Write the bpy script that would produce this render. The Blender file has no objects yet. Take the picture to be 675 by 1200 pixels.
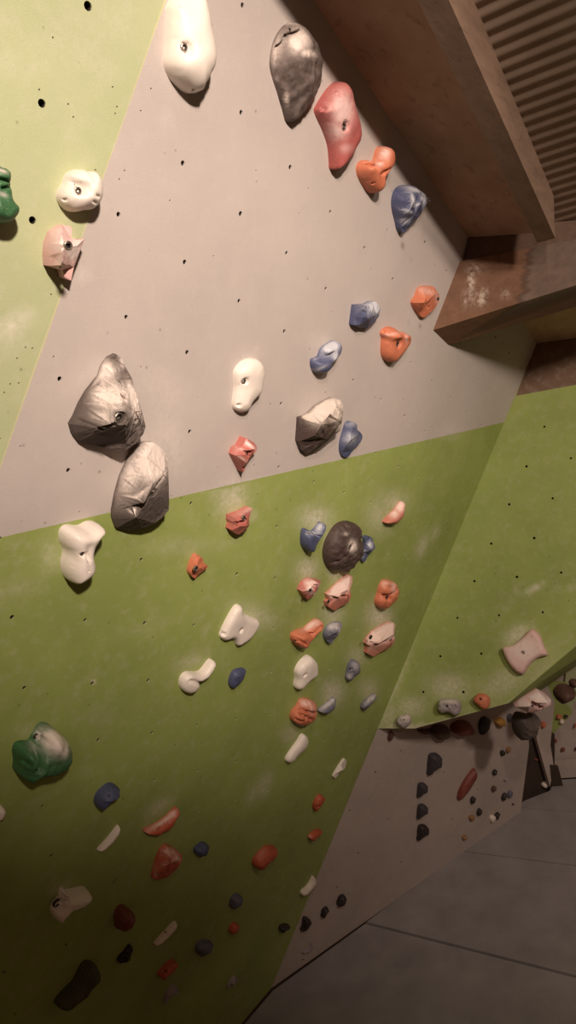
import bpy, bmesh, math, random
import numpy as np
from mathutils import Vector, noise
from mathutils.geometry import delaunay_2d_cdt
random.seed(7)
SC = bpy.context.scene
COL = SC.collection
# ------------------------------------------------------------------ camera frame (x along the climbing wall, y into it, z up)
F = 814.0
CAMZ = 3.03
WM = np.array([[0.6492180784706282, -0.313327544756972, 0.6930669060656935],
               [-0.7272510359768103, 0.011151619545488323, 0.6862809716524048],
               [-0.22275955031729047, -0.9495796391446483, -0.2206279485114209]])
CP = np.array([0, 0, CAMZ])
def nrm(v):
    v = np.array(v, float); return v / np.linalg.norm(v)
def ray(x, y): return WM @ np.array([x - 337.5, y - 600.0, F])
def proj(p):
    c = WM.T @ (np.array(p) - CP); return (337.5 + F * c[0] / c[2], 600 + F * c[1] / c[2])
def at_depth(x, y, z): return CP + ray(x, y) * (z / F)
def depth(p): return float((WM.T @ (np.array(p) - CP))[2])
def floor_pt(x, y, z=0.0):
    r = ray(x, y); return CP + r * ((z - CAMZ) / r[2])

class Plane:
    """a wall plane: O origin, U along, V up the slope, N outwards to the room"""
    def __init__(s, O, N, U=None):
        s.O = np.array(O, float); s.N = nrm(N)
        if (CP - s.O) @ s.N < 0: s.N = -s.N
        if U is None: U = np.cross([0, 0, 1], s.N)
        U = np.array(U, float); U = U - (U @ s.N) * s.N
        s.U = nrm(U); s.V = np.cross(s.N, s.U)
        if s.V[2] < 0: s.U = -s.U; s.V = -s.V
    def hit(s, x, y, off=0.0):
        r = ray(x, y); O = s.O + s.N * off
        return CP + r * (((O - CP) @ s.N) / (r @ s.N))
    def ab(s, x, y, off=0.0):
        p = s.hit(x, y, off) - s.O; return (float(p @ s.U), float(p @ s.V))
    def w(s, a, b, h=0.0): return s.O + s.U * a + s.V * b + s.N * h

NW = np.array([0, 0.939692621, 0.342020143]); DW = np.array([0, 0.342020143, -0.939692621])
MAIN = Plane(CP + NW * 1.3, -NW, [1, 0, 0])
def M(x, y): return MAIN.hit(x, y)
FOLD0, FOLD1, FOLD2 = M(630, 400), M(443, 853), M(318, 1158)
FACET = Plane(FOLD1, np.cross(FOLD0 - FOLD1, [.35, -.937, 0]), [.35, -.937, 0])
LOWER = Plane(FOLD2, np.cross(FOLD1 - FOLD2, floor_pt(640, 930) - FOLD2))
W_DIR = nrm(M(546, 275) - M(367, 0))
R_DIR = nrm(np.cross(W_DIR, [0, 0, 1]))
CEIL = Plane(M(367, 0), np.cross(W_DIR, R_DIR), W_DIR)
# left face, turned back a little about the arris
AR0, AR1 = M(195, 0), M(0, 550)
ax = nrm(AR0 - AR1)
def rot(v, k, a): return v * math.cos(a) + np.cross(k, v) * math.sin(a) + k * (k @ v) * (1 - math.cos(a))
LEFT = Plane(AR0, rot(-NW, ax, math.radians(-7)), [1, 0, 0])

# ------------------------------------------------------------------ materials
def new_mat(name):
    m = bpy.data.materials.new(name); m.use_nodes = True
    nt = m.node_tree; nt.nodes.clear()
    o = nt.nodes.new('ShaderNodeOutputMaterial'); b = nt.nodes.new('ShaderNodeBsdfPrincipled')
    nt.links.new(b.outputs[0], o.inputs[0]); return m, nt, b
def nd(nt, t, **k):
    n = nt.nodes.new(t)
    for a, v in k.items():
        if a in n.inputs.keys(): n.inputs[a].default_value = v
        else: setattr(n, a, v)
    return n
def mixc(nt, fac, a, b, blend='MIX'):
    n = nt.nodes.new('ShaderNodeMix'); n.data_type = 'RGBA'; n.blend_type = blend
    for s, v in ((0, fac), (6, a), (7, b)):
        if hasattr(v, 'links') or hasattr(v, 'is_linked'): nt.links.new(v, n.inputs[s])
        else: n.inputs[s].default_value = v if s == 0 else (*v, 1)
    return n.outputs[2]
def mathn(nt, op, a, b=None, clamp=False):
    n = nt.nodes.new('ShaderNodeMath'); n.operation = op; n.use_clamp = clamp
    for i, v in enumerate((a, b)):
        if v is None: continue
        if hasattr(v, 'is_linked'): nt.links.new(v, n.inputs[i])
        else: n.inputs[i].default_value = v
    return n.outputs[0]
def noise_n(nt, scale, detail=4, rough=.6, vec=None):
    n = nd(nt, 'ShaderNodeTexNoise', Scale=scale, Detail=detail, Roughness=rough)
    if vec is not None: nt.links.new(vec, n.inputs['Vector'])
    return n.outputs[0]
def ramp(nt, src, a, b, lo=0., hi=1.):
    n = nt.nodes.new('ShaderNodeMapRange'); nt.links.new(src, n.inputs[0])
    n.inputs[1].default_value = a; n.inputs[2].default_value = b; n.inputs[3].default_value = lo; n.inputs[4].default_value = hi
    return n.outputs[0]
def bump(nt, b, h, strength, dist):
    n = nd(nt, 'ShaderNodeBump', Strength=strength, Distance=dist)
    nt.links.new(h, n.inputs['Height']); nt.links.new(n.outputs[0], b.inputs['Normal'])
def coord(nt): return nt.nodes.new('ShaderNodeTexCoord').outputs['Object']

def paint_mat(name, col, var=.12, dust=(.62, .57, .50), fleck=.5, rough=.62):
    m, nt, b = new_mat(name); v = coord(nt)
    n1 = noise_n(nt, 2.2, 5, .6, v); n2 = noise_n(nt, 26, 5, .7, v); n3 = noise_n(nt, 320, 2, .6, v)
    dark = tuple(c * (1 - var) for c in col); lite = tuple(min(1, c * (1 + var)) for c in col)
    c = mixc(nt, ramp(nt, n1, .35, .65), dark, lite)
    c = mixc(nt, ramp(nt, n2, .5, .8, 0, .25), c, dust)
    c = mixc(nt, ramp(nt, n3, .62, .8, 0, .35), c, tuple(x * .55 for x in col))
    # scuffed flecks where rubber and fingers rubbed
    vo = nd(nt, 'ShaderNodeTexVoronoi', Scale=16.); nt.links.new(v, vo.inputs['Vector'])
    f = ramp(nt, vo.outputs['Distance'], .045, .075, fleck, 0)
    c = mixc(nt, f, c, tuple(x * .35 for x in col))
    at = nd(nt, 'ShaderNodeAttribute', attribute_name='chalk')
    k = mathn(nt, 'MULTIPLY', at.outputs['Fac'], ramp(nt, noise_n(nt, 60, 6, .75, v), .3, .62, .25, 1.15), True)
    c = mixc(nt, k, c, (.82, .76, .70))
    nt.links.new(c, b.inputs['Base Color']); b.inputs['Roughness'].default_value = rough
    b.inputs['Specular IOR Level'].default_value = .25
    bump(nt, b, n3, .35, .0012)
    return m
MAT = {}
MAT['green'] = paint_mat('green_paint', (.295, .365, .105))
MAT['green_right'] = paint_mat('green_paint_right', (.295, .365, .105))
MAT['green_pale'] = paint_mat('pale_green_paint', (.41, .455, .265), .06)  # paler for dust and for the overexposed wash on the left face
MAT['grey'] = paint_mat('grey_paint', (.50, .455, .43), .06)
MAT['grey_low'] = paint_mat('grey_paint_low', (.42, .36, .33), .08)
MAT['brown_paint'] = paint_mat('brown_panel', (.17, .105, .07), .1)
MAT['edge'] = paint_mat('worn_edge', (.50, .50, .30), .05, fleck=0)

def plain(name, col, rough=.6, metal=0., var=.15, scale=40, bmp=.2):
    m, nt, b = new_mat(name); v = coord(nt); n = noise_n(nt, scale, 4, .6, v)
    c = mixc(nt, ramp(nt, n, .3, .7), tuple(x * (1 - var) for x in col), tuple(min(1, x * (1 + var)) for x in col))
    nt.links.new(c, b.inputs['Base Color']); b.inputs['Roughness'].default_value = rough; b.inputs['Metallic'].default_value = metal
    if bmp: bump(nt, b, n, bmp, .001)
    return m
def wood(name, c0, c1, axis, scale=1., stain=None):
    m, nt, b = new_mat(name); v = coord(nt)
    mp = nt.nodes.new('ShaderNodeMapping'); nt.links.new(v, mp.inputs[0])
    mp.inputs['Rotation'].default_value = axis; mp.inputs['Scale'].default_value = (2.2 * scale, 26 * scale, 26 * scale)
    n1 = noise_n(nt, 1., 6, .65, mp.outputs[0]); n2 = noise_n(nt, 1.7, 5, .6, v); n3 = noise_n(nt, 3.5, 3, .6, mp.outputs[0])
    c = mixc(nt, ramp(nt, n1, .3, .7), c0, c1)
    c = mixc(nt, ramp(nt, n3, .58, .72, 0, .55), c, tuple(x * .45 for x in c0))
    c = mixc(nt, ramp(nt, n2, .3, .75, 0, .5), c, tuple(x * .6 for x in c0))
    at = nd(nt, 'ShaderNodeAttribute', attribute_name='chalk')
    if stain:
        sa = nd(nt, 'ShaderNodeAttribute', attribute_name='stain')
        c = mixc(nt, ramp(nt, sa.outputs['Fac'], .4, .6), c, mixc(nt, ramp(nt, n1, .3, .7), stain, tuple(x * .6 for x in stain)))
        ed = mathn(nt, 'MULTIPLY', sa.outputs['Fac'], mathn(nt, 'SUBTRACT', 1., sa.outputs['Fac'])); 
        c = mixc(nt, ramp(nt, ed, .05, .22, 0, .7), c, (.07, .035, .02))
    k = mathn(nt, 'MULTIPLY', at.outputs['Fac'], ramp(nt, noise_n(nt, 55, 6, .8, v), .42, .62, 0., 1.1), True)
    c = mixc(nt, k, c, (.8, .72, .62))
    nt.links.new(c, b.inputs['Base Color']); b.inputs['Roughness'].default_value = .75
    bump(nt, b, n1, .4, .003)
    return m
MAT['board'] = wood('ceiling_plywood', (.46, .30, .20), (.62, .43, .31), (0, .5, .2), .4)
MAT['rafter'] = wood('rafter_wood', (.20, .13, .09), (.31, .21, .15), (0, .5, .2))
MAT['beam'] = wood('beam_wood', (.15, .07, .035), (.24, .12, .065), (0, 0, -.78), 1., (.17, .115, .085))
MAT['plate'] = wood('plate_wood', (.10, .055, .035), (.16, .095, .06), (0, 0, -.78))
MAT['sheet'] = plain('corrugated_sheet', (.34, .26, .20), .7, 0., .12, 9)
MAT['matblue'] = plain('crash_mat_vinyl', (.28, .265, .275), .55, 0., .16, 5, .1)
MAT['floor'] = plain('dark_floor', (.05, .04, .035), .8)
MAT['dark'] = plain('dark_brown', (.045, .028, .02), .9)
MAT['steel'] = plain('bolt_steel', (.42, .37, .33), .35, .9, .1, 200)
MAT['dullsteel'] = plain('dark_bolt_steel', (.10, .08, .07), .5, .8, .1, 200)
MAT['socket'] = plain('bolt_socket', (.02, .017, .015), .6, .3)
MAT['hole'] = plain('tnut_hole', (.05, .04, .03), .7, .3)

def hold_mat(name, col, rough=.5, dark=None, grain=90., bm=.35, chalkcol=(.80, .73, .68), mott=.18, sub=0.):
    if name in MAT: return MAT[name]
    m, nt, b = new_mat(name); v = coord(nt)
    n1 = noise_n(nt, 22, 4, .6, v); n2 = noise_n(nt, grain, 5, .7, v); n3 = noise_n(nt, grain * 4, 3, .6, v)
    d = dark or tuple(x * .6 for x in col)
    c = mixc(nt, ramp(nt, n1, .35, .7, 0, mott * 2.5), col, d)
    c = mixc(nt, ramp(nt, n2, .55, .75, 0, mott * 1.6), c, d)
    c = mixc(nt, ramp(nt, n3, .55, .8, 0, .22), c, chalkcol)
    at = nd(nt, 'ShaderNodeAttribute', attribute_name='chalk')
    k = mathn(nt, 'MULTIPLY', at.outputs['Fac'], ramp(nt, n2, .28, .55, .7, 1.25), True)
    c = mixc(nt, k, c, chalkcol)
    nt.links.new(c, b.inputs['Base Color']); b.inputs['Roughness'].default_value = rough
    b.inputs['Specular IOR Level'].default_value = .35
    bump(nt, b, mathn(nt, 'ADD', n2, mathn(nt, 'MULTIPLY', n3, .6)), bm, .0016)
    MAT[name] = m; return m
HM = {
 'white': hold_mat('white_resin', (.80, .74, .68), .42, (.66, .58, .52), 60, .08, mott=.1),
 'cream': hold_mat('cream_resin', (.78, .70, .62), .5, (.60, .51, .43), 60, .12, mott=.12),
 'greyrock': hold_mat('grey_resin', (.10, .080, .072), .75, (.045, .034, .03), 110, .6, (.74, .66, .61)),  # base kept dark so the colour also carries the shaded undersides
 'darkrock': hold_mat('dark_resin', (.075, .05, .045), .55, (.035, .022, .02), 80, .5, (.66, .59, .53)),
 'shell': hold_mat('streaked_grey_resin', (.15, .115, .105), .42, (.04, .03, .027), 130, .8, (.70, .61, .56), .4),
 'red': hold_mat('red_resin', (.40, .105, .095), .5, (.26, .06, .055), 70, .3, (.74, .52, .50)),
 'redpink': hold_mat('pinkish_red_resin', (.50, .16, .135), .5, (.36, .09, .075), 70, .3, (.80, .62, .58)),
 'pink': hold_mat('pink_resin', (.66, .42, .40), .5, (.55, .30, .28), 70, .3, (.80, .68, .65)),
 'orange': hold_mat('orange_resin', (.58, .19, .105), .5, (.42, .11, .05), 70, .35, (.78, .56, .50)),
 'orangered': hold_mat('deep_orange_resin', (.50, .11, .055), .5, (.32, .06, .03), 70, .35, (.78, .56, .50)),
 'salmon': hold_mat('salmon_resin', (.52, .19, .135), .5, (.38, .11, .075), 70, .3, (.80, .62, .57)),
 'blue': hold_mat('blue_resin', (.075, .088, .17), .5, (.04, .05, .11), 70, .3, (.50, .52, .58)),
 'bluegrey': hold_mat('blue_grey_resin', (.13, .135, .18), .55, (.06, .065, .09), 90, .5, (.50, .48, .50)),
 'green': hold_mat('green_resin', (.045, .14, .055), .45, (.02, .07, .03), 60, .3, (.70, .63, .58)),
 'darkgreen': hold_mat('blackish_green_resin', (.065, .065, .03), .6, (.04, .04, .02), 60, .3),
 'palegrey': hold_mat('pale_grey_resin', (.36, .32, .34), .6, (.22, .19, .2), 120, .8),
 'slate': hold_mat('slate_resin', (.05, .045, .055), .55, (.025, .02, .025), 60, .3),
 'black': hold_mat('black_resin', (.03, .022, .022), .5, (.015, .012, .012), 60, .3),
 'brown': hold_mat('brown_resin', (.10, .05, .035), .5, (.05, .025, .02), 60, .3),
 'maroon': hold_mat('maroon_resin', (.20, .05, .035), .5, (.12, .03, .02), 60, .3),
 'yellow': hold_mat('yellow_resin', (.42, .22, .05), .5, None, 60, .3),
 'tan': hold_mat('tan_resin', (.32, .17, .07), .5, None, 60, .3),
}

# ------------------------------------------------------------------ mesh helpers
def obj(name, verts, faces, mats, parent=None, smooth=False, fm=None, attrs=None):
    me = bpy.data.meshes.new(name)
    me.from_pydata([tuple(map(float, v)) for v in verts], [], [tuple(map(int, f)) for f in faces])
    for m in (mats if isinstance(mats, (list, tuple)) else [mats]): me.materials.append(m)
    if fm:
        for p, i in zip(me.polygons, fm): p.material_index = i
    if smooth:
        for p in me.polygons: p.use_smooth = True
    for an, vals in (attrs or {}).items():
        a = me.attributes.new(an, 'FLOAT', 'POINT'); a.data.foreach_set('value', [float(x) for x in vals])
    me.validate(); me.update()
    o = bpy.data.objects.new(name, me); COL.objects.link(o)
    if parent: o.parent = parent
    return o
def tag(o, label, cat, group=None, kind=None):
    if label: o['label'] = label
    if cat: o['category'] = cat
    if group: o['group'] = group
    if kind: o['kind'] = kind
    return o
def in_poly(x, y, P):
    c = False; j = len(P) - 1
    for i in range(len(P)):
        if (P[i][1] > y) != (P[j][1] > y) and x < (P[j][0] - P[i][0]) * (y - P[i][1]) / (P[j][1] - P[i][1]) + P[i][0]: c = not c
        j = i
    return c
def seg_dist(px, py, a, b):
    dx, dy = b[0] - a[0], b[1] - a[1]; L = dx * dx + dy * dy
    t = 0 if L == 0 else max(0, min(1, ((px - a[0]) * dx + (py - a[1]) * dy) / L))
    return math.hypot(px - a[0] - t * dx, py - a[1] - t * dy)
def poly_dist(x, y, P): return min(seg_dist(x, y, P[i - 1], P[i]) for i in range(len(P)))
def catmull(P, n=4):
    out = []; N = len(P)
    for i in range(N):
        p0, p1, p2, p3 = [np.array(P[(i + k - 1) % N], float) for k in range(4)]
        for k in range(n):
            t = k / n
            out.append(tuple(.5 * ((2 * p1) + (-p0 + p2) * t + (2 * p0 - 5 * p1 + 4 * p2 - p3) * t * t + (-p0 + 3 * p1 - 3 * p2 + p3) * t ** 3)))
    return out

# chalk smudges: (x, y, rx, ry, angle deg, strength) in picture pixels, laid onto the plane
def smudge_fn(plane, S, gain=1.):
    out = []
    for (x, y, rx, ry, ang, st) in S:
        c = plane.ab(x, y); ca, sa = math.cos(math.radians(ang)), math.sin(math.radians(ang))
        e1 = plane.ab(x + rx * ca, y + rx * sa); e2 = plane.ab(x - ry * sa, y + ry * ca)
        A = np.array([[e1[0] - c[0], e2[0] - c[0]], [e1[1] - c[1], e2[1] - c[1]]])
        out.append((c, np.linalg.inv(A), st, max(np.linalg.norm(A[:, 0]), np.linalg.norm(A[:, 1])) * 2.6))
    def fn(a, b):
        k = 0.
        for c, I, st, R in out:
            dx, dy = a - c[0], b - c[1]
            if abs(dx) > R or abs(dy) > R: continue
            q = I @ (dx, dy); k = max(k, st * gain * math.exp(-(q[0] ** 2 + q[1] ** 2)))
        return k
    return fn

def wall_mesh(name, plane, poly, holes, mats, region, smud, step=.03, hr=.0052, tiny=()):
    """painted plywood: real bolt holes sunk into the face, thickness behind"""
    poly = [tuple(p) for p in poly]
    pts = [Vector(p) for p in poly]; n0 = len(pts)
    edges = [(i, (i + 1) % n0) for i in range(n0)]
    holes = [(h[0], h[1], hr * random.uniform(.9, 1.12)) for h in holes] + [(h[0], h[1], h[2]) for h in tiny]
    holes = [h for h in holes if in_poly(h[0], h[1], poly) and poly_dist(h[0], h[1], poly) > .02]
    loops = []
    for (a, b, r) in holes:
        K = 10 if r > .003 else 6; s = len(pts)
        for k in range(K): pts.append(Vector((a + r * math.cos(6.2832 * k / K), b + r * math.sin(6.2832 * k / K))))
        loops.append(list(range(s, s + K)))
        edges += [(s + k, s + (k + 1) % K) for k in range(K)]
    nb = len(pts)
    for key in region.get('lines', []):
        s = len(pts); pts += [Vector(key[0]), Vector(key[1])]; edges.append((s, s + 1))
    xs = [p[0] for p in poly]; ys = [p[1] for p in poly]
    x = min(xs) + step / 2; j = 0
    while x < max(xs):
        y = min(ys) + (step / 2 if j % 2 else 0)
        while y < max(ys):
            if in_poly(x, y, poly) and all((x - h[0]) ** 2 + (y - h[1]) ** 2 > (h[2] * 1.6) ** 2 for h in holes): pts.append(Vector((x + .001 * math.sin(y * 77), y)))
            y += step
        x += step; j += 1
    v, e, f, ov, oe, of = delaunay_2d_cdt(pts, edges, [], 0, 1e-6)
    hs = np.array([(h[0], h[1], h[2]) for h in holes]) if holes else np.zeros((0, 3))
    vm = {}
    for i, src in enumerate(ov):
        for q in src: vm[q] = i
    F2, FM = [], []
    for t in f:
        c = (sum(v[i][0] for i in t) / len(t), sum(v[i][1] for i in t) / len(t))
        if not in_poly(c[0], c[1], poly): continue
        if len(hs) and np.any((hs[:, 0] - c[0]) ** 2 + (hs[:, 1] - c[1]) ** 2 < (hs[:, 2] * .93) ** 2): continue
        F2.append(list(t)); FM.append(region['fn'](c[0], c[1]))
    V = [plane.w(p[0], p[1]) for p in v]; ch = [smud(p[0], p[1]) for p in v]
    # orientation
    def fixn(t):
        n = np.cross(V[t[1]] - V[t[0]], V[t[2]] - V[t[0]]); return t if n @ plane.N > 0 else t[::-1]
    F2 = [fixn(t) for t in F2]
    hm = len(mats)
    for (a, b, r), lp in zip(holes, loops):
        ids = [vm[q] for q in lp]; s = len(V); K = len(ids)
        for q in lp: V.append(plane.w(pts[q][0], pts[q][1], -.004)); ch.append(.3)
        for q in lp: V.append(plane.w(pts[q][0], pts[q][1], -.03)); ch.append(0)
        for k in range(K):
            k2 = (k + 1) % K
            F2.append([ids[k], ids[k2], s + k2, s + k]); FM.append(region['fn'](a, b))
            F2.append([s + k, s + k2, s + K + k2, s + K + k]); FM.append(hm)
        F2.append([s + K + k for k in range(K)]); FM.append(hm)
    # back face and edges of the plywood
    s = len(V)
    for p in poly: V.append(plane.w(p[0], p[1], 0)); ch.append(0)
    for p in poly: V.append(plane.w(p[0], p[1], -.035)); ch.append(0)
    for k in range(n0): F2.append([s + k, s + (k + 1) % n0, s + n0 + (k + 1) % n0, s + n0 + k]); FM.append(region.get('edge', region['fn'](*poly[k])))
    t = [s + n0 + k for k in range(n0)]
    bk = delaunay_2d_cdt([Vector(p) for p in poly], [(i, (i + 1) % n0) for i in range(n0)], [], 1, 1e-6)
    if len(bk[0]) == n0:
        for tt in bk[2]: F2.append([s + n0 + bk[3][i][0] for i in tt]); FM.append(0)
    return obj(name, V, F2, list(mats) + [MAT['hole']], fm=FM, attrs={'chalk': ch})

# ------------------------------------------------------------------ climbing holds
def bolt_mesh(name, plane, a, b, h, r, parent, bright=True):
    V, Fc, fm = [], [], []; K = 14
    prof = [(1.0, -.35), (1.0, .12), (.86, .22), (.60, .18), (.52, .05)]
    for (q, z) in prof:
        for k in range(K): 
            t = 6.2832 * k / K; V.append(plane.w(a + r * q * math.cos(t), b + r * q * math.sin(t), h + z * r))
    for i in range(len(prof) - 1):
        for k in range(K): Fc.append([i * K + k, i * K + (k + 1) % K, (i + 1) * K + (k + 1) % K, (i + 1) * K + k]); fm.append(0)
    o = obj(name, V, Fc, MAT['steel'] if bright else MAT['dullsteel'], None)
    V2, F2 = [], []
    for (q, z) in ((.56, .16), (.46, .05), (.44, -.55)):
        for k in range(6):
            t = 6.2832 * k / 6 + .3; V2.append(plane.w(a + r * q * math.cos(t), b + r * q * math.sin(t), h + z * r))
    for i in (0, 6):
        for k in range(6): F2.append([i + k, i + (k + 1) % 6, i + 6 + (k + 1) % 6, i + 6 + k])
    F2.append([12, 13, 14, 15, 16, 17])
    so = obj('socket', V2, F2, MAT['socket'], o)
    return o, so

def tri_interp(coarse, tris, x, y):
    best = None
    for (i, j, k) in tris:
        (x1, y1, z1), (x2, y2, z2), (x3, y3, z3) = coarse[i], coarse[j], coarse[k]
        D = (y2 - y3) * (x1 - x3) + (x3 - x2) * (y1 - y3)
        if abs(D) < 1e-12: continue
        l1 = ((y2 - y3) * (x - x3) + (x3 - x2) * (y - y3)) / D; l2 = ((y3 - y1) * (x - x3) + (x1 - x3) * (y - y3)) / D; l3 = 1 - l1 - l2
        m = min(l1, l2, l3)
        if m >= -1e-6: return l1 * z1 + l2 * z2 + l3 * z3
        if best is None or m > best[0]: best = (m, max(0, l1) * z1 + max(0, l2) * z2 + max(0, l3) * z3)
    return best[1] if best else 0.

def hold(mat, outline, p, label, plane=None, ctrl=(), style='smooth', rim=.12, R=.9, creases=(), bolts=(), pits=(), chalk=(),
         rough=0., nf=60., res=20, name='climbing_hold', group=None, curve=True, ridges=(), cat='climbing hold', lean=.5, breaks=(), parts=()):
    """outline, ctrl (x,y,h), creases (x0,y0,x1,y1,depth,width), bolts (x,y,r), pits (x,y,r), chalk (x,y,rx,ry,ang,s): picture pixels; p: metres"""
    plane = plane or MAIN
    if curve: outline = catmull(outline, 3 if len(outline) > 9 else 4)
    bx = [q[0] for q in outline]; by = [q[1] for q in outline]; ipx = 0
    for i in range(1, 14):
        for j in range(1, 14):
            qx, qy = min(bx) + (max(bx) - min(bx)) * i / 14, min(by) + (max(by) - min(by)) * j / 14
            if in_poly(qx, qy, outline): ipx = max(ipx, poly_dist(qx, qy, outline))
    mq = depth(plane.hit(sum(bx) / len(bx), sum(by) / len(by))) / F
    p = min(p, 2 * ipx * mq * 1.05)
    cx = sum(q[0] for q in outline) / len(outline); cy = sum(q[1] for q in outline) / len(outline)
    b0 = plane.hit(cx, cy); s0 = np.array(proj(b0)); s1 = np.array(proj(b0 + plane.N * p)); sd = s1 - s0; sl = np.linalg.norm(sd); sd = sd / sl
    P, RI = [], []
    for (x, y) in outline:
        dx, dy = x - cx, y - cy; L = math.hypot(dx, dy) + 1e-6
        cs = (dx * sd[0] + dy * sd[1]) / L
        ri = rim + (max(lean, rim) - rim) * max(0, min(1, cs * 1.3)); RI.append(ri)
        P.append(plane.ab(x, y, p * ri * max(0, min(1, cs * 1.8 + .1))))
    off = lambda x, y, h: plane.ab(x, y, p * h)
    C = [(*off(x, y, h), h) for (x, y, h) in ctrl]
    ext = max(max(q[0] for q in P) - min(q[0] for q in P), max(q[1] for q in P) - min(q[1] for q in P))
    pxm = p / max(sl, 1e-3)
    # metres per pixel near the hold
    g = plane.ab(cx + 1, cy); g0 = plane.ab(cx, cy); g2 = plane.ab(cx, cy + 1)
    mpp = .5 * (math.hypot(g[0] - g0[0], g[1] - g0[1]) + math.hypot(g2[0] - g0[0], g2[1] - g0[1]))
    res = int(res * 1.45); step = ext / res
    inr = 0.
    G = []
    x = min(q[0] for q in P); j = 0
    while x < max(q[0] for q in P):
        y = min(q[1] for q in P) + (step / 2 if j % 2 else 0)
        while y < max(q[1] for q in P):
            if in_poly(x, y, P):
                d = poly_dist(x, y, P)
                if d > step * .35: G.append((x, y)); inr = max(inr, d)
            y += step
        x += step * .87; j += 1
    inr = max(inr, step)
    CR = [(off(x0, y0, .6), off(x1, y1, .6), dd, max(.0021, ww * mpp * .62)) for (x0, y0, x1, y1, dd, ww) in creases]
    RG = [(off(x0, y0, .6), off(x1, y1, .6), dd, ww * mpp) for (x0, y0, x1, y1, dd, ww) in ridges]
    seed = Vector((cx * .37, cy * .21, 0))
    pc = (sum(q[0] for q in P) / len(P), sum(q[1] for q in P) / len(P))
    C2 = []
    for (u, v, hh) in C:
        for _ in range(40):
            if in_poly(u, v, P) and poly_dist(u, v, P) > inr * .14: break
            u += (pc[0] - u) * .04; v += (pc[1] - v) * .04
        C2.append((u, v, hh))
    C = C2
    if style == 'facet':
        coarse = [(q[0], q[1], ri) for q, ri in zip(P, RI)] + [(c[0], c[1], c[2]) for c in C]
        nP = len(P)
        ce = [(i, (i + 1) % nP) for i in range(nP)] + [(nP + i, nP + k) for (i, k) in breaks]
        r = delaunay_2d_cdt([Vector(q[:2]) for q in coarse], ce, [], 0, 1e-7)
        cz = []
        for i, src in enumerate(r[3]):
            q = r[0][i]
            if src: hz = coarse[src[0]][2]
            else:
                bs = []
                for (i1, i2) in ce:
                    A_, B_ = coarse[i1], coarse[i2]; L2 = (B_[0] - A_[0]) ** 2 + (B_[1] - A_[1]) ** 2 + 1e-12
                    t = max(0, min(1, ((q[0] - A_[0]) * (B_[0] - A_[0]) + (q[1] - A_[1]) * (B_[1] - A_[1])) / L2))
                    bs.append((seg_dist(q[0], q[1], A_, B_), A_[2] * (1 - t) + B_[2] * t))
                hz = min(bs)[1]
            cz.append((q[0], q[1], hz))
        ctris = [t for t in r[2] if len(t) == 3 and in_poly(sum(r[0][i][0] for i in t) / 3, sum(r[0][i][1] for i in t) / 3, P)]
    def H(a, b):
        d = poly_dist(a, b, P) if in_poly(a, b, P) else 0.
        if style == 'facet':
            h = tri_interp(cz, ctris, a, b)
        else:
            q = min(1., d / (inr * R)); s = math.sqrt(max(0, 1 - (1 - q) ** 2))
            if C:
                ws = hs = 0.
                for (u, v, hh) in C:
                    w = 1. / ((a - u) ** 2 + (b - v) ** 2 + (ext * .06) ** 2) ** 1.3; ws += w; hs += w * hh
                s *= hs / ws
            wr = [1. / ((a - q[0]) ** 2 + (b - q[1]) ** 2 + 1e-7) ** 1.5 for q in P]
            rl = sum(w_ * r_ for w_, r_ in zip(wr, RI)) / sum(wr)
            h = rl + (1 - rl) * s if not C else rl + max(0, (1 if not C else 1) - rl) * s
        e = min(1., d / (step * 1.2))
        for (A, B, dd, ww) in CR: h -= 1.75 * dd * math.exp(-(seg_dist(a, b, A, B) / ww) ** 2) * e
        for (A, B, dd, ww) in RG: h += dd * math.exp(-(seg_dist(a, b, A, B) / ww) ** 2) * e
        if rough:
            h += e * rough * (noise.noise(Vector((a * nf, b * nf, 0)) + seed) + .5 * noise.noise(Vector((a * nf * 2.3, b * nf * 2.3, 3)) + seed))
        return max(.04, h) * p
    def locate(x, y):
        for k in range(61):
            o = p * 1.15 * (1 - k / 60); a, b = plane.ab(x, y, o); h = H(a, b)
            if h >= o: return a, b, h
        return a, b, H(a, b)
    PT = []
    for (x, y, r) in bolts: a, b, h = locate(x, y); PT.append((a, b, h, r * mpp, 1))
    for (x, y, r) in pits: a, b, h = locate(x, y); PT.append((a, b, h, r * mpp, 0))
    G = [q for q in G if all(math.hypot(q[0] - t[0], q[1] - t[1]) > t[3] * 1.55 for t in PT)]
    CG = []
    for (A, B, dd, ww) in CR:
        L = math.hypot(B[0] - A[0], B[1] - A[1]) + 1e-9; nx, ny = -(B[1] - A[1]) / L, (B[0] - A[0]) / L
        G = [q for q in G if seg_dist(q[0], q[1], A, B) > ww * 2.2]
        m = max(2, int(L / max(ww * 1.6, step * .4)))
        for i in range(m + 1):
            for o_ in (-1.7, -.8, 0, .8, 1.7):
                q = (A[0] + (B[0] - A[0]) * i / m + nx * ww * o_, A[1] + (B[1] - A[1]) * i / m + ny * ww * o_)
                if in_poly(q[0], q[1], P) and poly_dist(q[0], q[1], P) > step * .2 and all(math.hypot(q[0] - t[0], q[1] - t[1]) > t[3] * 1.55 for t in PT): CG.append(q)
    G = G + CG
    pts = [Vector(q) for q in P]; n0 = len(P); pts += [Vector(q) for q in G]
    meta = {}
    for ti, (a, b, h, r, k) in enumerate(PT):
        for (q, K, lev) in ((1.35, 12, 0), (1.0, 12, 1), (.8, 12, 2)):
            for i in range(K):
                t = 6.2832 * i / K; u, v = a + r * q * math.cos(t), b + r * q * math.sin(t)
                if in_poly(u, v, P): meta[len(pts)] = (ti, lev); pts.append(Vector((u, v)))
        meta[len(pts)] = (ti, 2); pts.append(Vector((a, b)))
    cons = [(i, (i + 1) % n0) for i in range(n0)]
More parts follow.
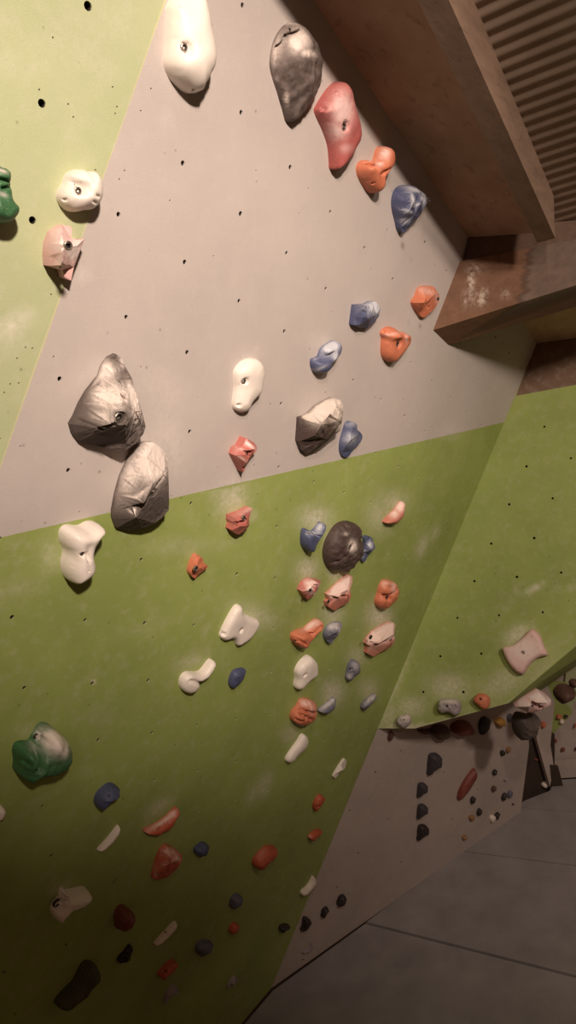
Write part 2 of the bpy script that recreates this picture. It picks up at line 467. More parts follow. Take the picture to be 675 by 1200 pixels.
    if style == 'facet':
        k0 = len(pts); near = lambda q: any(math.hypot(q[0] - t[0], q[1] - t[1]) < t[3] * 1.5 for t in PT)
        pts += [Vector(q[:2]) for q in cz]
        for t in ctris:
            for i in range(3):
                a_, b_ = t[i], t[(i + 1) % 3]
                if a_ < b_ or True:
                    if not any(seg_dist(q_[0], q_[1], cz[a_], cz[b_]) < q_[3] * 1.5 for q_ in PT): cons.append((k0 + a_, k0 + b_))
        # keep the grid clear of the facet edges
    v, e, f, ov, oe, of = delaunay_2d_cdt(pts, cons, [], 0, 1e-6)
    sm = smudge_fn(plane, chalk, 2.1 if mat in ('greyrock', 'shell') else 1.5) if chalk else (lambda a, b: 0.)  # grey rocks and shell: extra gain paints top light along with the chalk
    V, ch = [], []; root = plane.w(*plane.ab(cx, cy)); 
    for i, q in enumerate(v):
        src = ov[i][0] if ov[i] else -1
        h = H(q[0], q[1])
        if src in meta:
            t = PT[meta[src][0]]; lev = meta[src][1]
            if lev == 1: h = min(h, t[2])
            if lev == 2: h = max(.001, t[2] - min((.8 if t[4] else 1.3) * t[3], .9 * t[2]))
        V.append(plane.w(q[0], q[1], h) - root)
        # the smudge is written where the photograph shows it, at the hold's own height
        w3 = V[-1] + root; x2, y2 = proj(w3); ab = plane.ab(x2, y2); ch.append(sm(*ab))
    F2 = []
    for t in f:
        c = (sum(v[i][0] for i in t) / len(t), sum(v[i][1] for i in t) / len(t))
        if not in_poly(c[0], c[1], P): continue
        t = list(t); n = np.cross(V[t[1]] - V[t[0]], V[t[2]] - V[t[0]])
        F2.append(t if n @ plane.N > 0 else t[::-1])
    vm = {}
    for i, src in enumerate(ov):
        for q in src: vm[q] = i
    s = len(V)
    for k in range(n0): V.append(plane.w(P[k][0], P[k][1], -.002) - root); ch.append(0)
    for k in range(n0):
        k2 = (k + 1) % n0
        if k in vm and k2 in vm: F2.append([vm[k], s + k, s + k2, vm[k2]])
    o = obj(name, V, F2, HM[mat], smooth=True, attrs={'chalk': ch})
    bmx = bmesh.new(); bmx.from_mesh(o.data)
    isl, seen = [], set()
    for v0 in bmx.verts:
        if v0 in seen: continue
        st, comp = [v0], []; seen.add(v0)
        while st:
            q = st.pop(); comp.append(q)
            for e_ in q.link_edges:
                w_ = e_.other_vert(q)
                if w_ not in seen: seen.add(w_); st.append(w_)
        isl.append(comp)
    isl.sort(key=len)
    if len(isl) > 1: print('ISL', label[:30], [len(q) for q in isl])
    for comp in isl[:-1]: bmesh.ops.delete(bmx, geom=comp, context='VERTS')
    bmesh.ops.recalc_face_normals(bmx, faces=bmx.faces); bmx.to_mesh(o.data); bmx.free()
    if style == 'facet': o.data.set_sharp_from_angle(angle=math.radians(34 if curve else 27))
    nb = [t for t in PT if t[4]]
    if not nb: nb = [t for t in PT if t[3] > .0028][:1]
    if nb:
        e = bpy.data.objects.new(name, None); COL.objects.link(e); e.location = tuple(root); e.empty_display_size = .03
        o.name = 'body'; o.parent = e; top = e
    else:
        o.location = tuple(root); top = o
    tag(top, label, cat, group)
    for (a, b, h, r, k) in nb:
        dz = min(.55 * r, .6 * h) if k else min(1.0 * r, .75 * h)
        for q, bo in enumerate(bolt_mesh('bolt', plane, a, b, max(.002, h - dz), r * (.8 if k else .72), None, bool(k))):
            if q == 0: bo.parent = top
            for vv in bo.data.vertices: vv.co -= Vector(root)
    return o, locate, root

def ell(cx, cy, rx, ry, ang=0, n=14, wob=.06, pinch=0.):
    out = []; ca, sa = math.cos(math.radians(ang)), math.sin(math.radians(ang)); ph = cx * .7 + cy
    for i in range(n):
        t = 6.2832 * i / n; k = 1 + wob * math.sin(3 * t + ph) + wob * .5 * math.sin(5 * t + ph * 2)
        x = rx * k * math.cos(t); y = ry * k * math.sin(t) * (1 - pinch * math.cos(t))
        out.append((cx + x * ca - y * sa, cy + x * sa + y * ca))
    return out
def cres(x0, y0, x1, y1, w, bow, n=7):
    """crescent from (x0,y0) to (x1,y1); bow > 0 bulges to the lower right"""
    dx, dy = x1 - x0, y1 - y0; L = math.hypot(dx, dy); ux, uy = dx / L, dy / L; nx, ny = -uy, ux
    if nx * 1 + ny * 1 < 0: nx, ny = -nx, -ny
    A, B = [], []; bow *= 1.7
    for i in range(n):
        t = i / (n - 1); s = math.sin(math.pi * t)
        c = bow * s; hw = w * .5 * (.16 + .84 * s ** .8)
        A.append((x0 + dx * t + nx * (c + hw), y0 + dy * t + ny * (c + hw)))
        B.append((x0 + dx * t + nx * (c - hw), y0 + dy * t + ny * (c - hw)))
    return A + B[::-1]

exec_holds = []
# ================================================================== THE SETTING
# main wall ---------------------------------------------------------
ab = MAIN.ab
bl0, bl1 = ab(0, 630), ab(590, 495)
def boundary(a): return bl0[1] + (bl1[1] - bl0[1]) * (a - bl0[0]) / (bl1[0] - bl0[0])
def line_x(p, q, r, s):
    d = (p[0] - q[0]) * (r[1] - s[1]) - (p[1] - q[1]) * (r[0] - s[0])
    A = p[0] * q[1] - p[1] * q[0]; B = r[0] * s[1] - r[1] * s[0]
    return ((A * (r[0] - s[0]) - (p[0] - q[0]) * B) / d, (A * (r[1] - s[1]) - (p[1] - q[1]) * B) / d)
c0, c1 = ab(367, 0), ab(546, 275); f0, f1, f2 = ab(630, 400), ab(443, 853), ab(318, 1158)
a0, a1 = ab(195, 0), ab(0, 550)
topc = line_x(c0, c1, a0, a1)                       # ceiling meets arris
rtop = line_x(c0, c1, f0, f1)
alow = (a1[0] + (a1[0] - a0[0]) * .28, a1[1] + (a1[1] - a0[1]) * .28)
TOPV = 1.15
tl = (a0[0] + (a1[0] - a0[0]) * (TOPV - a0[1]) / (a1[1] - a0[1]), TOPV)
cl = (c0[0] + (c1[0] - c0[0]) * (TOPV - c0[1]) / (c1[1] - c0[1]), TOPV)
if cl[0] < tl[0]: cl = tl = topc
main_poly = [tl, alow, (alow[0] - .9, alow[1]), (alow[0] - .9, f2[1]), f2, f1, f0, rtop] + ([cl] if cl != tl else [])
VA = [1.06, .85, .637, .426, .215, .005, -.207, -.418, -.627, -.835, -1.041, -1.242, -1.443, -1.64, -1.843, -2.04, -2.24, -2.44]
VB = [.96, .745, .532, .322, .112, -.101, -.312, -.523, -.731, -.94, -1.144, -1.345, -1.543, -1.739, -1.94, -2.14, -2.34]
us = [-.12, .062, .245, .429, .612, .796, .979, 1.161, 1.345, 1.529, 1.713, 1.898, 2.081, 2.263, 2.444, 2.627, 2.80, 2.98, 3.16, 3.34]
oa, ob_ = MAIN.ab(*proj(MAIN.O))
MH = []
# lattice is given relative to the foot of the perpendicular from the camera
foot = CP + NW * 1.3
for i, u in enumerate(us):
    for v in (VA if i % 2 else VB):
        p = foot + np.array([1, 0, 0]) * u - DW * v - MAIN.O; MH.append((float(p @ MAIN.U) + random.uniform(-.002, .002), float(p @ MAIN.V) + random.uniform(-.003, .003)))
tiny = []
for (x, y) in [(177, 104), (140, 210), (93, 317), (165, 430), (283, 577), (63, 418), (24, 523), (93, 600), (165, 130), (232, 466), (255, 548), (302, 555), (146, 200), (199, 235), (300, 200), (250, 300), (310, 520),
               (300, 640), (200, 645), (330, 560), (420, 600), (470, 560), (500, 600), (240, 700), (130, 780), (40, 900), (78, 755), (345, 700), (410, 560), (395, 410), (520, 420), (350, 250)]:
    p = ab(x, y); tiny.append((p[0], p[1], .0022))
S_MAIN = [(200, 520, 16, 40, -10, .28), (190, 455, 30, 18, 30, .22), (215, 660 - 20, 40, 10, 0, .12), (272, 583, 17, 24, 0, .42), (370, 607, 18, 12, 0, .5), (445, 605, 14, 20, 0, .3), (462, 588, 16, 12, 0, .3),
          (150, 560, 20, 14, 0, .1), (445, 722, 14, 15, -10, .55), (396, 668, 10, 14, 0, .45), (360, 668, 12, 12, 0, .45), (390, 720, 13, 12, 0, .4), (300, 722, 24, 12, 20, .32),
          (225, 775, 20, 8, -20, .25), (391, 812, 13, 15, 0, .45), (432, 808, 12, 12, 0, .32), (418, 770, 11, 12, 0, .3), (495, 640, 6, 14, 20, .34), (510, 625, 4, 10, 20, .25), (310, 920, 8, 16, 20, .3),
          (296, 930, 5, 12, 20, .25), (187, 945, 18, 7, -35, .3), (60, 650, 14, 18, 0, .2), (70, 1042, 12, 7, 0, .3), (35, 855, 15, 6, 0, .15), (100, 905, 12, 3, 0, .1), (340, 860, 9, 10, 0, .3), (530, 505, 12, 10, 0, .2),
          (370, 400, 12, 14, 0, .18), (300, 415, 10, 10, 0, .12), (385, 625, 5, 20, 10, .25), (200, 640, 3, 3, 0, .2), (92, 320, 4, 7, 0, .6), (195, 145, 6, 10, 0, .2), (240, 740, 5, 5, 0, .2),
          (175, 735, 30, 5, -15, .1), (120, 840, 20, 10, 0, .08), (330, 585, 3, 3, 0, .2), (240, 780, 4, 20, 30, .12), (75, 845, 3, 1.6, -50, .7), (110, 797, 2, 3, 0, .6), (102, 731, 2, 2, 0, .5),
          (300, 606, 12, 1.6, 45, .25), (18, 830, 3, 1.2, -40, .5), (20, 690, 30, 12, -10, .12)]
wl = wall_mesh('wall_left', MAIN, main_poly, MH, [MAT['green'], MAT['grey'], MAT['edge']],
               {'fn': lambda a, b: 1 if b > boundary(a) else 0, 'lines': [((alow[0] + .002 if alow[0] > bl0[0] else bl0[0] + .002, boundary(max(alow[0], bl0[0]) + .002)), (bl1[0] + .02, boundary(bl1[0] + .02)))], 'edge': 2},
               smudge_fn(MAIN, S_MAIN, 1.3), .03, .0055, tiny)
tag(wl, None, None, kind='structure')
# left green face -----------------------------------------------------
lab = lambda w: (float((w - LEFT.O) @ LEFT.U), float((w - LEFT.O) @ LEFT.V))
e0, e1 = lab(MAIN.w(*tl)), lab(MAIN.w(*alow))
left_poly = [e0, (e0[0] - 1.6, e0[1]), (e1[0] - 1.0, e1[1]), e1]
LH = [LEFT.ab(103, 7), LEFT.ab(49, 121), LEFT.ab(38, 318 - 60), LEFT.ab(-20, 240), LEFT.ab(160, -110)]
ltiny = [(*LEFT.ab(x, y), .0019) for (x, y) in [(152, 90), (86, 137), (132, 102), (80, 122), (135, 133), (112, 199), (30, 407), (20, 420), (38, 408), (12, 450), (22, 449), (0, 514), (60, 345), (5, 460), (15, 475), (137, 125), (62, 44), (46, 105)]]
S_LEFT = [(102, 80, 16, 3, -42, .55), (92, 155, 14, 3, -55, .5), (12, 385, 26, 6, -22, .5), (28, 372, 14, 10, -10, .3), (10, 410, 20, 14, -30, .16), (60, 60, 60, 30, -30, .10), (128, 92, 4, 12, 0, .25), (10, 70, 30, 2.5, -15, .2), (150, 30, 20, 8, 0, .2),
          (40, 200, 50, 8, -30, .1), (12, 400, 24, 3, -30, .4), (80, 120, 30, 30, 0, .08), (110, 40, 70, 40, -40, .12)]
wf = wall_mesh('wall_front', LEFT, left_poly, LH, [MAT['green_pale'], MAT['edge']], {'fn': lambda a, b: 1 if seg_dist(a, b, e0, e1) < .003 else 0, 'lines': [((e0[0] - .0036, e0[1] - .01), (e1[0] - .0036, e1[1] + .01))], 'edge': 0}, smudge_fn(LEFT, S_LEFT), .035, .0075, ltiny)
tag(wf, None, None, kind='structure')
# right green face ----------------------------------------------------
fab = FACET.ab
facet_poly = [fab(442.5, 853.6), fab(486, 853.6), fab(596, 824), fab(680, 752), fab(900, 567), fab(900, 321), fab(630, 400)]
gl0, gl1 = fab(604, 464), fab(675, 451)
FH = [fab(*c) for c in [(638, 500), (617, 546.5), (669, 537), (596.7, 591), (647.7, 584), (575.7, 637), (626, 630.5), (556, 681), (605.7, 676), (657.6, 671), (536, 724), (584.7, 721), (636, 717.5), (516, 769), (564, 766), (496, 811), (543, 811), (700, 575), (680, 625), (712, 668), (688, 714), (718, 530)]]
S_FAC = [(606, 744, 16, 9, -30, .5), (590, 800, 30, 16, -25, .28), (525, 805, 24, 15, 0, .4), (482, 828, 18, 12, 0, .4), (455, 840, 10, 16, 25, .35), (625, 690, 20, 2.2, -38, .4), (600, 700, 22, 2, -60, .2), (660, 690, 14, 2, -10, .22), (640, 790, 30, 14, -40, .22), (480, 852, 36, 3.5, 0, .6), (562, 835, 60, 2.5, -15, .35), (600, 790, 60, 8, -35, .2), (466, 800, 3, 40, 22, .3)]
gl = lambda a: gl0[1] + (gl1[1] - gl0[1]) * (a - gl0[0]) / (gl1[0] - gl0[0])
wr = wall_mesh('wall_right', FACET, facet_poly, FH, [MAT['green_right'], MAT['brown_paint'], MAT['edge']],
               {'fn': lambda a, b: 1 if b > gl(a) else 0, 'lines': [((gl0[0] + .004, gl(gl0[0] + .004)), (fab(898, 400)[0], gl(fab(898, 400)[0])))], 'edge': 0},
               smudge_fn(FACET, S_FAC, 1.3), .03, .0058)
tag(wr, None, None, kind='structure')
def thick(name, pts, t, mat, kind='structure', attrs=None, away=None):
    """planar panel with thickness t going away from the camera"""
    pts = [np.array(p) for p in pts]; n = nrm(np.cross(pts[1] - pts[0], pts[2] - pts[0]))
    if away is None: away = n if (pts[0] - CP) @ n > 0 else -n
    N = len(pts); V = pts + [p + away * t for p in pts]
    Fc = [list(range(N)), list(range(2 * N - 1, N - 1, -1))] + [[i, (i + 1) % N, N + (i + 1) % N, N + i] for i in range(N)]
    o = obj(name, V, Fc, mat)
    bmx = bmesh.new(); bmx.from_mesh(o.data); bmesh.ops.recalc_face_normals(bmx, faces=bmx.faces)
    bmesh.ops.triangulate(bmx, faces=[q for q in bmx.faces if len(q.verts) > 4]); bmx.to_mesh(o.data); bmx.free()
    if kind: o['kind'] = kind
    return o
# lower grey wall, recessed under the green overhang
lw = LOWER.ab
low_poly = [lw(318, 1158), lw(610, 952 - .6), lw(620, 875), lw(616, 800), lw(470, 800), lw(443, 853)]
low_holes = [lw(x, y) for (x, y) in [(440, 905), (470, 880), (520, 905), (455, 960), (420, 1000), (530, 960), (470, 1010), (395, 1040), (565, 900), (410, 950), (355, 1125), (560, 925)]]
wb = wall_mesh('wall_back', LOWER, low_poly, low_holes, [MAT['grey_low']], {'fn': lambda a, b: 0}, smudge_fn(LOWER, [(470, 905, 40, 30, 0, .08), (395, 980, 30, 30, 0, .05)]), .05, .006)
tag(wb, None, None, kind='structure')
# return of the overhang past its lower right corner, and its soffit
q0, q1 = FACET.hit(596, 824), FACET.hit(900, 567)
ret = thick('wall_overhang', [q0, q1, at_depth(900, 626, depth(q1) + .35), at_depth(612, 824, depth(q0) + .3)], .03, MAT['green_right'])
RETP = Plane(at_depth(620, 822, depth(q0) + .12), np.array([-.6, -.75, -.25]))
RETP2 = Plane(at_depth(620, 850, depth(q0) + .30), np.array([-.6, -.75, -.1]))
s0, s1 = FACET.hit(442.5, 853.6), FACET.hit(486, 853.6)
bk = np.array([.1, .99, 0])
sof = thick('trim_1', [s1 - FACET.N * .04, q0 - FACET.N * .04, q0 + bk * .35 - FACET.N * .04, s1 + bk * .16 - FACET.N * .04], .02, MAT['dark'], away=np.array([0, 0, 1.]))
# floor and the crash mats lying on it --------------------------------
FLZ = -.30
fl = thick('floor', [(-3, -3, FLZ), (9, -3, FLZ), (9, 5, FLZ), (-3, 5, FLZ)], .1, MAT['floor'], away=np.array([0, 0, -1.]))
A = floor_pt(318, 1158); B = floor_pt(610, 952)
def seam(px0, px1, L): 
    a, b = floor_pt(*px0), floor_pt(*px1); d = nrm(b - a); return a, a + d * L
s1a, s1b = seam((426, 1080), (675, 1143.5), 3.6)
s2a, s2b = seam((536, 996.6), (675, 1014.4), 3.6)
s3a, s3b = seam((600, 945.5), (675, 952), 3.6)
g = .006
def mat_slab(pts, label):
    pts = [np.array(p, float) for p in pts]; c = sum(pts) / len(pts)
    ins = [p + nrm(c - p) * g for p in pts]
    N = len(pts); V = []; 
    for (k, z) in ((0, 0), (0, 1)): pass
    V = [np.array([p[0], p[1], FLZ]) for p in ins] + [np.array([p[0], p[1], -.012]) for p in ins] + [np.array([*(p + nrm(c - p) * .012)[:2], 0]) for p in ins]
    Fc = [list(range(N))[::-1], [2 * N + i for i in range(N)]]
    for k in (0, N): Fc += [[k + i, k + (i + 1) % N, k + N + (i + 1) % N, k + N + i] for i in range(N)]
    o = obj('crash_mat', V, Fc, MAT['matblue'])
    bmx = bmesh.new(); bmx.from_mesh(o.data); bmesh.ops.recalc_face_normals(bmx, faces=bmx.faces); bmx.to_mesh(o.data); bmx.free()
    tag(o, label, 'crash mat', 'blue grey crash mats covering the floor'); return o
wline = lambda t: A + (B - A) * t
y0 = A[1]
mat_slab([(alow[0] - .85, y0, 0), A, s1a, s1b, (s1b[0] - 1.5, s1b[1], 0), (alow[0] - .85, s1b[1], 0)], 'dark nearest crash mat in the bottom corner below the longest floor seam')
mat_slab([s1a, s2a, s2b, s1b], 'blue grey crash mat between the longest seam and the middle seam')
mat_slab([s2a, s3a, s3b, s2b], 'blue grey crash mat between the middle seam and the far short seam')
far_l = floor_pt(645, 914); fd = nrm(floor_pt(675, 912) - far_l)
mat_slab([s3a, floor_pt(612, 938), floor_pt(642, 926), far_l, far_l + fd * 3.2, s3b], 'farthest crash mat running up to the low step by the distant wall')
# far end ------------------------------------------------------------
def vplane(p, q, lean=0.):
    d = nrm(np.array(q) - np.array(p)); n = np.cross(d, [0, 0, 1]); return Plane(p, n, d)
def panel(name, plane, px, mat, t=.03, kind='structure'): return thick(name, [plane.hit(x, y) for x, y in px], t, mat, kind)
STEPP = vplane(floor_pt(646, 914), floor_pt(676, 912))
FARP = Plane(STEPP.O - STEPP.N * .085, STEPP.N, STEPP.U)
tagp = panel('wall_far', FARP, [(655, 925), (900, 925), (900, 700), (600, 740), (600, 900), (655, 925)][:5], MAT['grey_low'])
FARP2 = Plane(STEPP.O - STEPP.N * .062, STEPP.N, STEPP.U)
panel('wall_far_paint', FARP2, [(636, 872), (650, 858), (671, 835), (660, 820), (664, 800), (640, 800)], MAT['green_right'], .02)
panel('wall_far_panel', FARP2, [(660, 821), (671, 835.5), (673, 822), (700, 800), (700, 780), (664, 780)], MAT['green_pale'], .02)
SIDEP = vplane(floor_pt(645, 923), floor_pt(645, 923) + np.array([.5, -.28, 0]))
panel('wall_pillar', SIDEP, [(629.5, 868), (644.5, 922), (649, 898), (645, 873), (650, 822), (640, 800), (620, 806)], MAT['grey_low'], .03)
DARKP = vplane(floor_pt(609, 940) + np.array([.05, .05, 0]), floor_pt(646, 924) + np.array([.05, .05, 0]))
panel('dark_doorway', DARKP, [(606, 945), (650, 925), (650, 860), (630, 855), (612, 862)], MAT['dark'], .02)  # dark sheet across the recess, its shade put into the colour
st_p = [floor_pt(648, 913), floor_pt(648, 913) + fd * 3]
dstep = .05
stp = thick('step_platform', [p + np.array([0, 0, z]) for p, z in ((st_p[0], .002), (st_p[1], .002), (st_p[1], .10), (st_p[0], .10))], dstep, MAT['grey_low'], None)
tag(stp, 'low grey step across the far end of the crash mats', 'step')
b0 = floor_pt(646.5, 922) + fd * .0; bd = STEPP.N * .05
blk = thick('wooden_block', [b0 + [0, 0, .003], b0 + fd * .07 + [0, 0, .003], b0 + fd * .06 + [0, 0, .13], b0 + fd * .01 + [0, 0, .16]], .03, MAT['dark'], None)
tag(blk, 'small dark block standing at the corner of the far step', 'block')
# roof ----------------------------------------------------------------
cb = lambda x, y: CEIL.hit(x, y)
UPN = -CEIL.N
up0 = M(367, 0) - W_DIR * 1.1
endp = 1.16
BW = float((CEIL.hit(507, 0) - M(367, 0)) @ R_DIR)
board = thick('ceiling', [M(367, 0) - W_DIR * .95 - R_DIR * .05, M(546, 275) + W_DIR * 1.1 - R_DIR * .05, M(546, 275) + W_DIR * 1.1 + R_DIR * BW, M(367, 0) - W_DIR * .95 + R_DIR * BW], .02, MAT['board'], away=UPN)
RB = .13
def cpl(x, y, d):
    P2 = Plane(CEIL.O - UPN * d, CEIL.N, W_DIR); return P2.hit(x, y)
rl0 = cpl(489, 0, RB); rr0 = cpl(526, 0, RB)
wid = abs((rr0 - rl0) @ R_DIR); base = rl0
rs, re = base - W_DIR * 1.0, None
L_end = (cpl(625, 286, RB) - base) @ W_DIR
V = []
for s in (-1.0, L_end):
    for (r_, u_) in ((0, 0), (wid, 0), (wid, RB + .12), (0, RB + .12)): V.append(base + W_DIR * s + R_DIR * r_ + UPN * u_)
raf = obj('roof_rafter', V, [(0, 1, 2, 3), (4, 7, 6, 5), (0, 4, 5, 1), (1, 5, 6, 2), (2, 6, 7, 3), (3, 7, 4, 0)], MAT['rafter'])
tag(raf, 'sloping timber rafter between the brown ceiling board and the corrugated sheet', 'rafter', kind='structure')
# corrugated sheet
pitch, amp = .046, .0024
V, Fc = [], []; nseg = int((L_end + 1.6) / pitch * 8); Rw = 1.6
st = base + R_DIR * (wid * .5) + UPN * (RB + .035) - W_DIR * 1.0
for i in range(nseg + 1):
    s = i * pitch / 8; z = amp * (1 if False else math.cos(6.2832 * i / 8)) 
    for j in (0, 1): 
        for up in (0, .0015): V.append(st + W_DIR * s + R_DIR * (j * Rw) + UPN * (z + up))
for i in range(nseg):
    a, b = i * 4, i * 4 + 4
    Fc += [(a, a + 2, b + 2, b), (a + 1, b + 1, b + 3, a + 3)]
sh = obj('roof_sheet', V, Fc, MAT['sheet'], smooth=True)
tag(sh, 'corrugated roof sheet right of the rafter', 'roof sheet', kind='structure')
# timber beam coming out of the wall
zt, zb, zr = depth(M(539, 306)), depth(M(507.5, 387)), depth(M(525, 404))
def hexa(name, quadL, quadR, mat, nx=1, ny=1, attrs=None):
    """quadL / quadR: front top, front bottom, back bottom, back top at either end; front face subdivided nx by ny"""
    V, Fc = [], []; idx = {}
    L, Rr = [np.array(q) for q in quadL], [np.array(q) for q in quadR]
    for i in range(nx + 1):
        for j in range(ny + 1):
            t = i / nx; u = j / ny
            idx[(i, j)] = len(V); V.append((L[0] * (1 - t) + Rr[0] * t) * (1 - u) + (L[1] * (1 - t) + Rr[1] * t) * u)
    for i in range(nx):
        for j in range(ny): Fc.append([idx[(i, j)], idx[(i, j + 1)], idx[(i + 1, j + 1)], idx[(i + 1, j)]])
    s = len(V); V += [L[2], L[3], Rr[2], Rr[3]]
    Fc += [[idx[(i, ny)] for i in range(nx + 1)] + [s + 2, s], [s + 1, s + 3] + [idx[(i, 0)] for i in range(nx, -1, -1)], [s, s + 1] + [idx[(0, j)] for j in range(ny + 1)], [s + 2, s + 3] + [idx[(nx, j)] for j in range(ny + 1)], [s, s + 2, s + 3, s + 1]]
    pj = [proj(v) for v in V]; at = {k: [fn(*q) for q in pj] for k, fn in (attrs or {}).items()}
    o = obj(name, V, Fc, mat, attrs=at)
    bmx = bmesh.new(); bmx.from_mesh(o.data); bmesh.ops.recalc_face_normals(bmx, faces=bmx.faces); bmx.to_mesh(o.data); bmx.free()
    return o
def stainf(x, y):
    e = 619 + 9 * noise.noise(Vector((y * .16, 3.3, 0))) + 7 * noise.noise(Vector((y * .5, 1.3, 0))) - (y - 300) * .12
    return 1 / (1 + math.exp(-(x - e) / 2.2))
def beamchalk(x, y):
    k = 0
    for (cx, cy, rx, ry, s) in ((552, 330, 4, 18, .8), (562, 350, 7, 7, .9), (556, 315, 9, 5, .5), (592, 345, 5, 5, .4), (545, 350, 3, 10, .4), (568, 345, 4, 8, .6)):
        k = max(k, s * math.exp(-((x - cx) / rx) ** 2 - ((y - cy) / ry) ** 2))
    return k
IN = NW * .05
bf0, bf1, bf2 = M(539, 306) + IN, M(507.5, 387), M(525, 404)
RX = 900
r0 = at_depth(RX, 306 - .185 * (RX - 539), 2.42); r1 = at_depth(RX, 373 - .288 * (RX - 519), 2.40); r2 = at_depth(RX, 399.5 - .281 * (RX - 519), 2.52)
bm_o = hexa('timber_beam', [M(539, 306), bf1, bf2, bf2 + (M(539, 306) - bf1) + NW * .1], [r0, r1, r2, r2 + (r0 - r1)], MAT['beam'], 120, 40, {'stain': stainf, 'chalk': beamchalk})
tag(bm_o, 'thick timber beam jutting from the wall, chalk scuffs on its orange left end', 'beam', kind='structure')
pn = nrm(np.cross(r0 - M(539, 306), M(539, 306) - bf1));
if pn @ (CP - r0) > 0: pn = -pn
pb0 = M(539, 306) + pn * .012; pr0 = r0 + pn * .012
upv = np.array([.02, .10, .35])
pt0 = M(546, 275) + pn * .02
plt = hexa('wall_plate', [pb0 + (pt0 - pb0) * 2.2, pb0 - upv * .1, pb0 - upv * .1 + pn * .1, pb0 + (pt0 - pb0) * 2.2 + pn * .1],
           [pr0 + upv * 1.0, pr0 - upv * .1, pr0 - upv * .1 + pn * .1, pr0 + upv * 1.0 + pn * .1], MAT['plate'], 2, 1)
tag(plt, 'darker timber plate lying behind and above the jutting beam', 'beam', kind='structure')
# board behind the beam, above the right face
k0, k1 = FACET.hit(630, 400), FACET.hit(900, 321)
thick('trim_2', [k0, k1, k1 + np.array([-.55, -.1, .55]), k0 + np.array([-.35, -.08, .42])], .03, MAT['plate'])

# ================================================================== HOLDS
G1 = None
ZO = {1: (180, 0, 7.5), 2: (305, 10, 5.192), 3: (400, 160, 5.625), 4: (0, 180, 5.192), 5: (70, 400, 4.5), 6: (255, 410, 8), 7: (340, 320, 3.553), 8: (335, 455, 6.429),
      9: (50, 580, 5.192), 10: (200, 580, 5.625), 11: (330, 570, 4.219), 12: (330, 670, 4.5), 13: (195, 700, 5.625), 14: (320, 750, 4.821), 15: (0, 830, 5.625), 16: (90, 900, 4.219),
      17: (40, 1020, 5.625), 18: (160, 1040, 4.821), 19: (280, 850, 4.821), 20: (310, 1000, 5.192), 21: (430, 780, 5.192), 22: (540, 720, 5), 23: (540, 820, 5), 24: (470, 850, 4.5), 25: (400, 700, 2.4545), 0: (0, 0, 1)}
def HZ(z, mat, outline, p, label, **k):
    ox, oy, s = ZO[z]; X = lambda x: ox + x / s; Y = lambda y: oy + y / s
    out = [(X(x), Y(y)) for x, y in outline]
    for key in ('ctrl',):
        if key in k: k[key] = [(X(x), Y(y), h) for x, y, h in k[key]]
    for key in ('creases', 'ridges'):
        if key in k: k[key] = [(X(a), Y(b), X(c), Y(d), dd, w / s) for a, b, c, d, dd, w in k[key]]
    for key in ('bolts', 'pits'):
        if key in k: k[key] = [(X(a), Y(b), r / s) for a, b, r in k[key]]
    if 'chalk' in k: k['chalk'] = [(X(a), Y(b), rx / s, ry / s, an, st) for a, b, rx, ry, an, st in k['chalk']]
    return hold(mat, out, p, label, **k)
GW, GO, GB = 'white holds on the big wall', 'orange and red holds on the big wall', 'blue holds on the big wall'
GR, GL, GF, GD = 'large grey rock holds', 'small holds low on the recessed grey wall', 'holds on the right green face', 'holds hanging under the green edge'
# upper part of the wall
HZ(1, 'white', [(110, 40), (200, -60), (330, -70), (440, 30), (480, 160), (500, 270), (525, 400), (532, 520), (510, 610), (440, 700), (375, 755), (355, 805), (300, 822), (240, 800), (150, 710), (95, 610), (78, 520), (88, 400), (92, 260), (98, 140)], .075,
   'largest white hold, long and teardrop shaped, at the top edge above the grey panel', group=GW, rim=.2, ctrl=[(300, 620, 1.0), (420, 520, .9), (160, 600, .75), (280, 400, .68), (280, 200, .62), (290, 40, .5), (430, 300, .72), (130, 300, .6)],
   bolts=[(285, 415, 42)], pits=[(240, 65, 9), (350, 790, 10)], ridges=[(95, 270, 110, 420, .06, 14)], creases=[(150, 545, 150, 600, .03, 8)])
HZ(2, 'shell', [(165, 90), (225, 100), (290, 155), (340, 215), (365, 300), (360, 430), (335, 510), (270, 590), (165, 693), (130, 610), (100, 510), (65, 400), (55, 320), (75, 210), (115, 130)], .062,
   'large streaky dark grey shell shaped hold with a pointed bottom, top of the wall', group=GR, rim=.15, R=.75, ctrl=[(110, 250, .55), (190, 110, .5), (100, 400, .5), (250, 230, .95), (290, 320, 1.0), (290, 440, .9), (235, 540, .75), (165, 640, .5), (200, 330, .8), (330, 330, .75)], ridges=[(270, 170, 300, 300, .10, 12), (300, 300, 285, 450, .08, 12)], creases=[(250, 138, 185, 165, .25, 10), (185, 165, 152, 230, .32, 10), (152, 230, 143, 330, .32, 10), (143, 330, 150, 480, .25, 10)], rough=.07, nf=55, res=30, pits=[(188, 130, 12)],
   chalk=[(230, 200, 50, 60, 0, .75), (100, 250, 40, 100, 10, .3), (280, 270, 40, 20, 0, .5), (190, 90, 60, 10, 0, .3), (160, 560, 10, 50, 0, .4)])
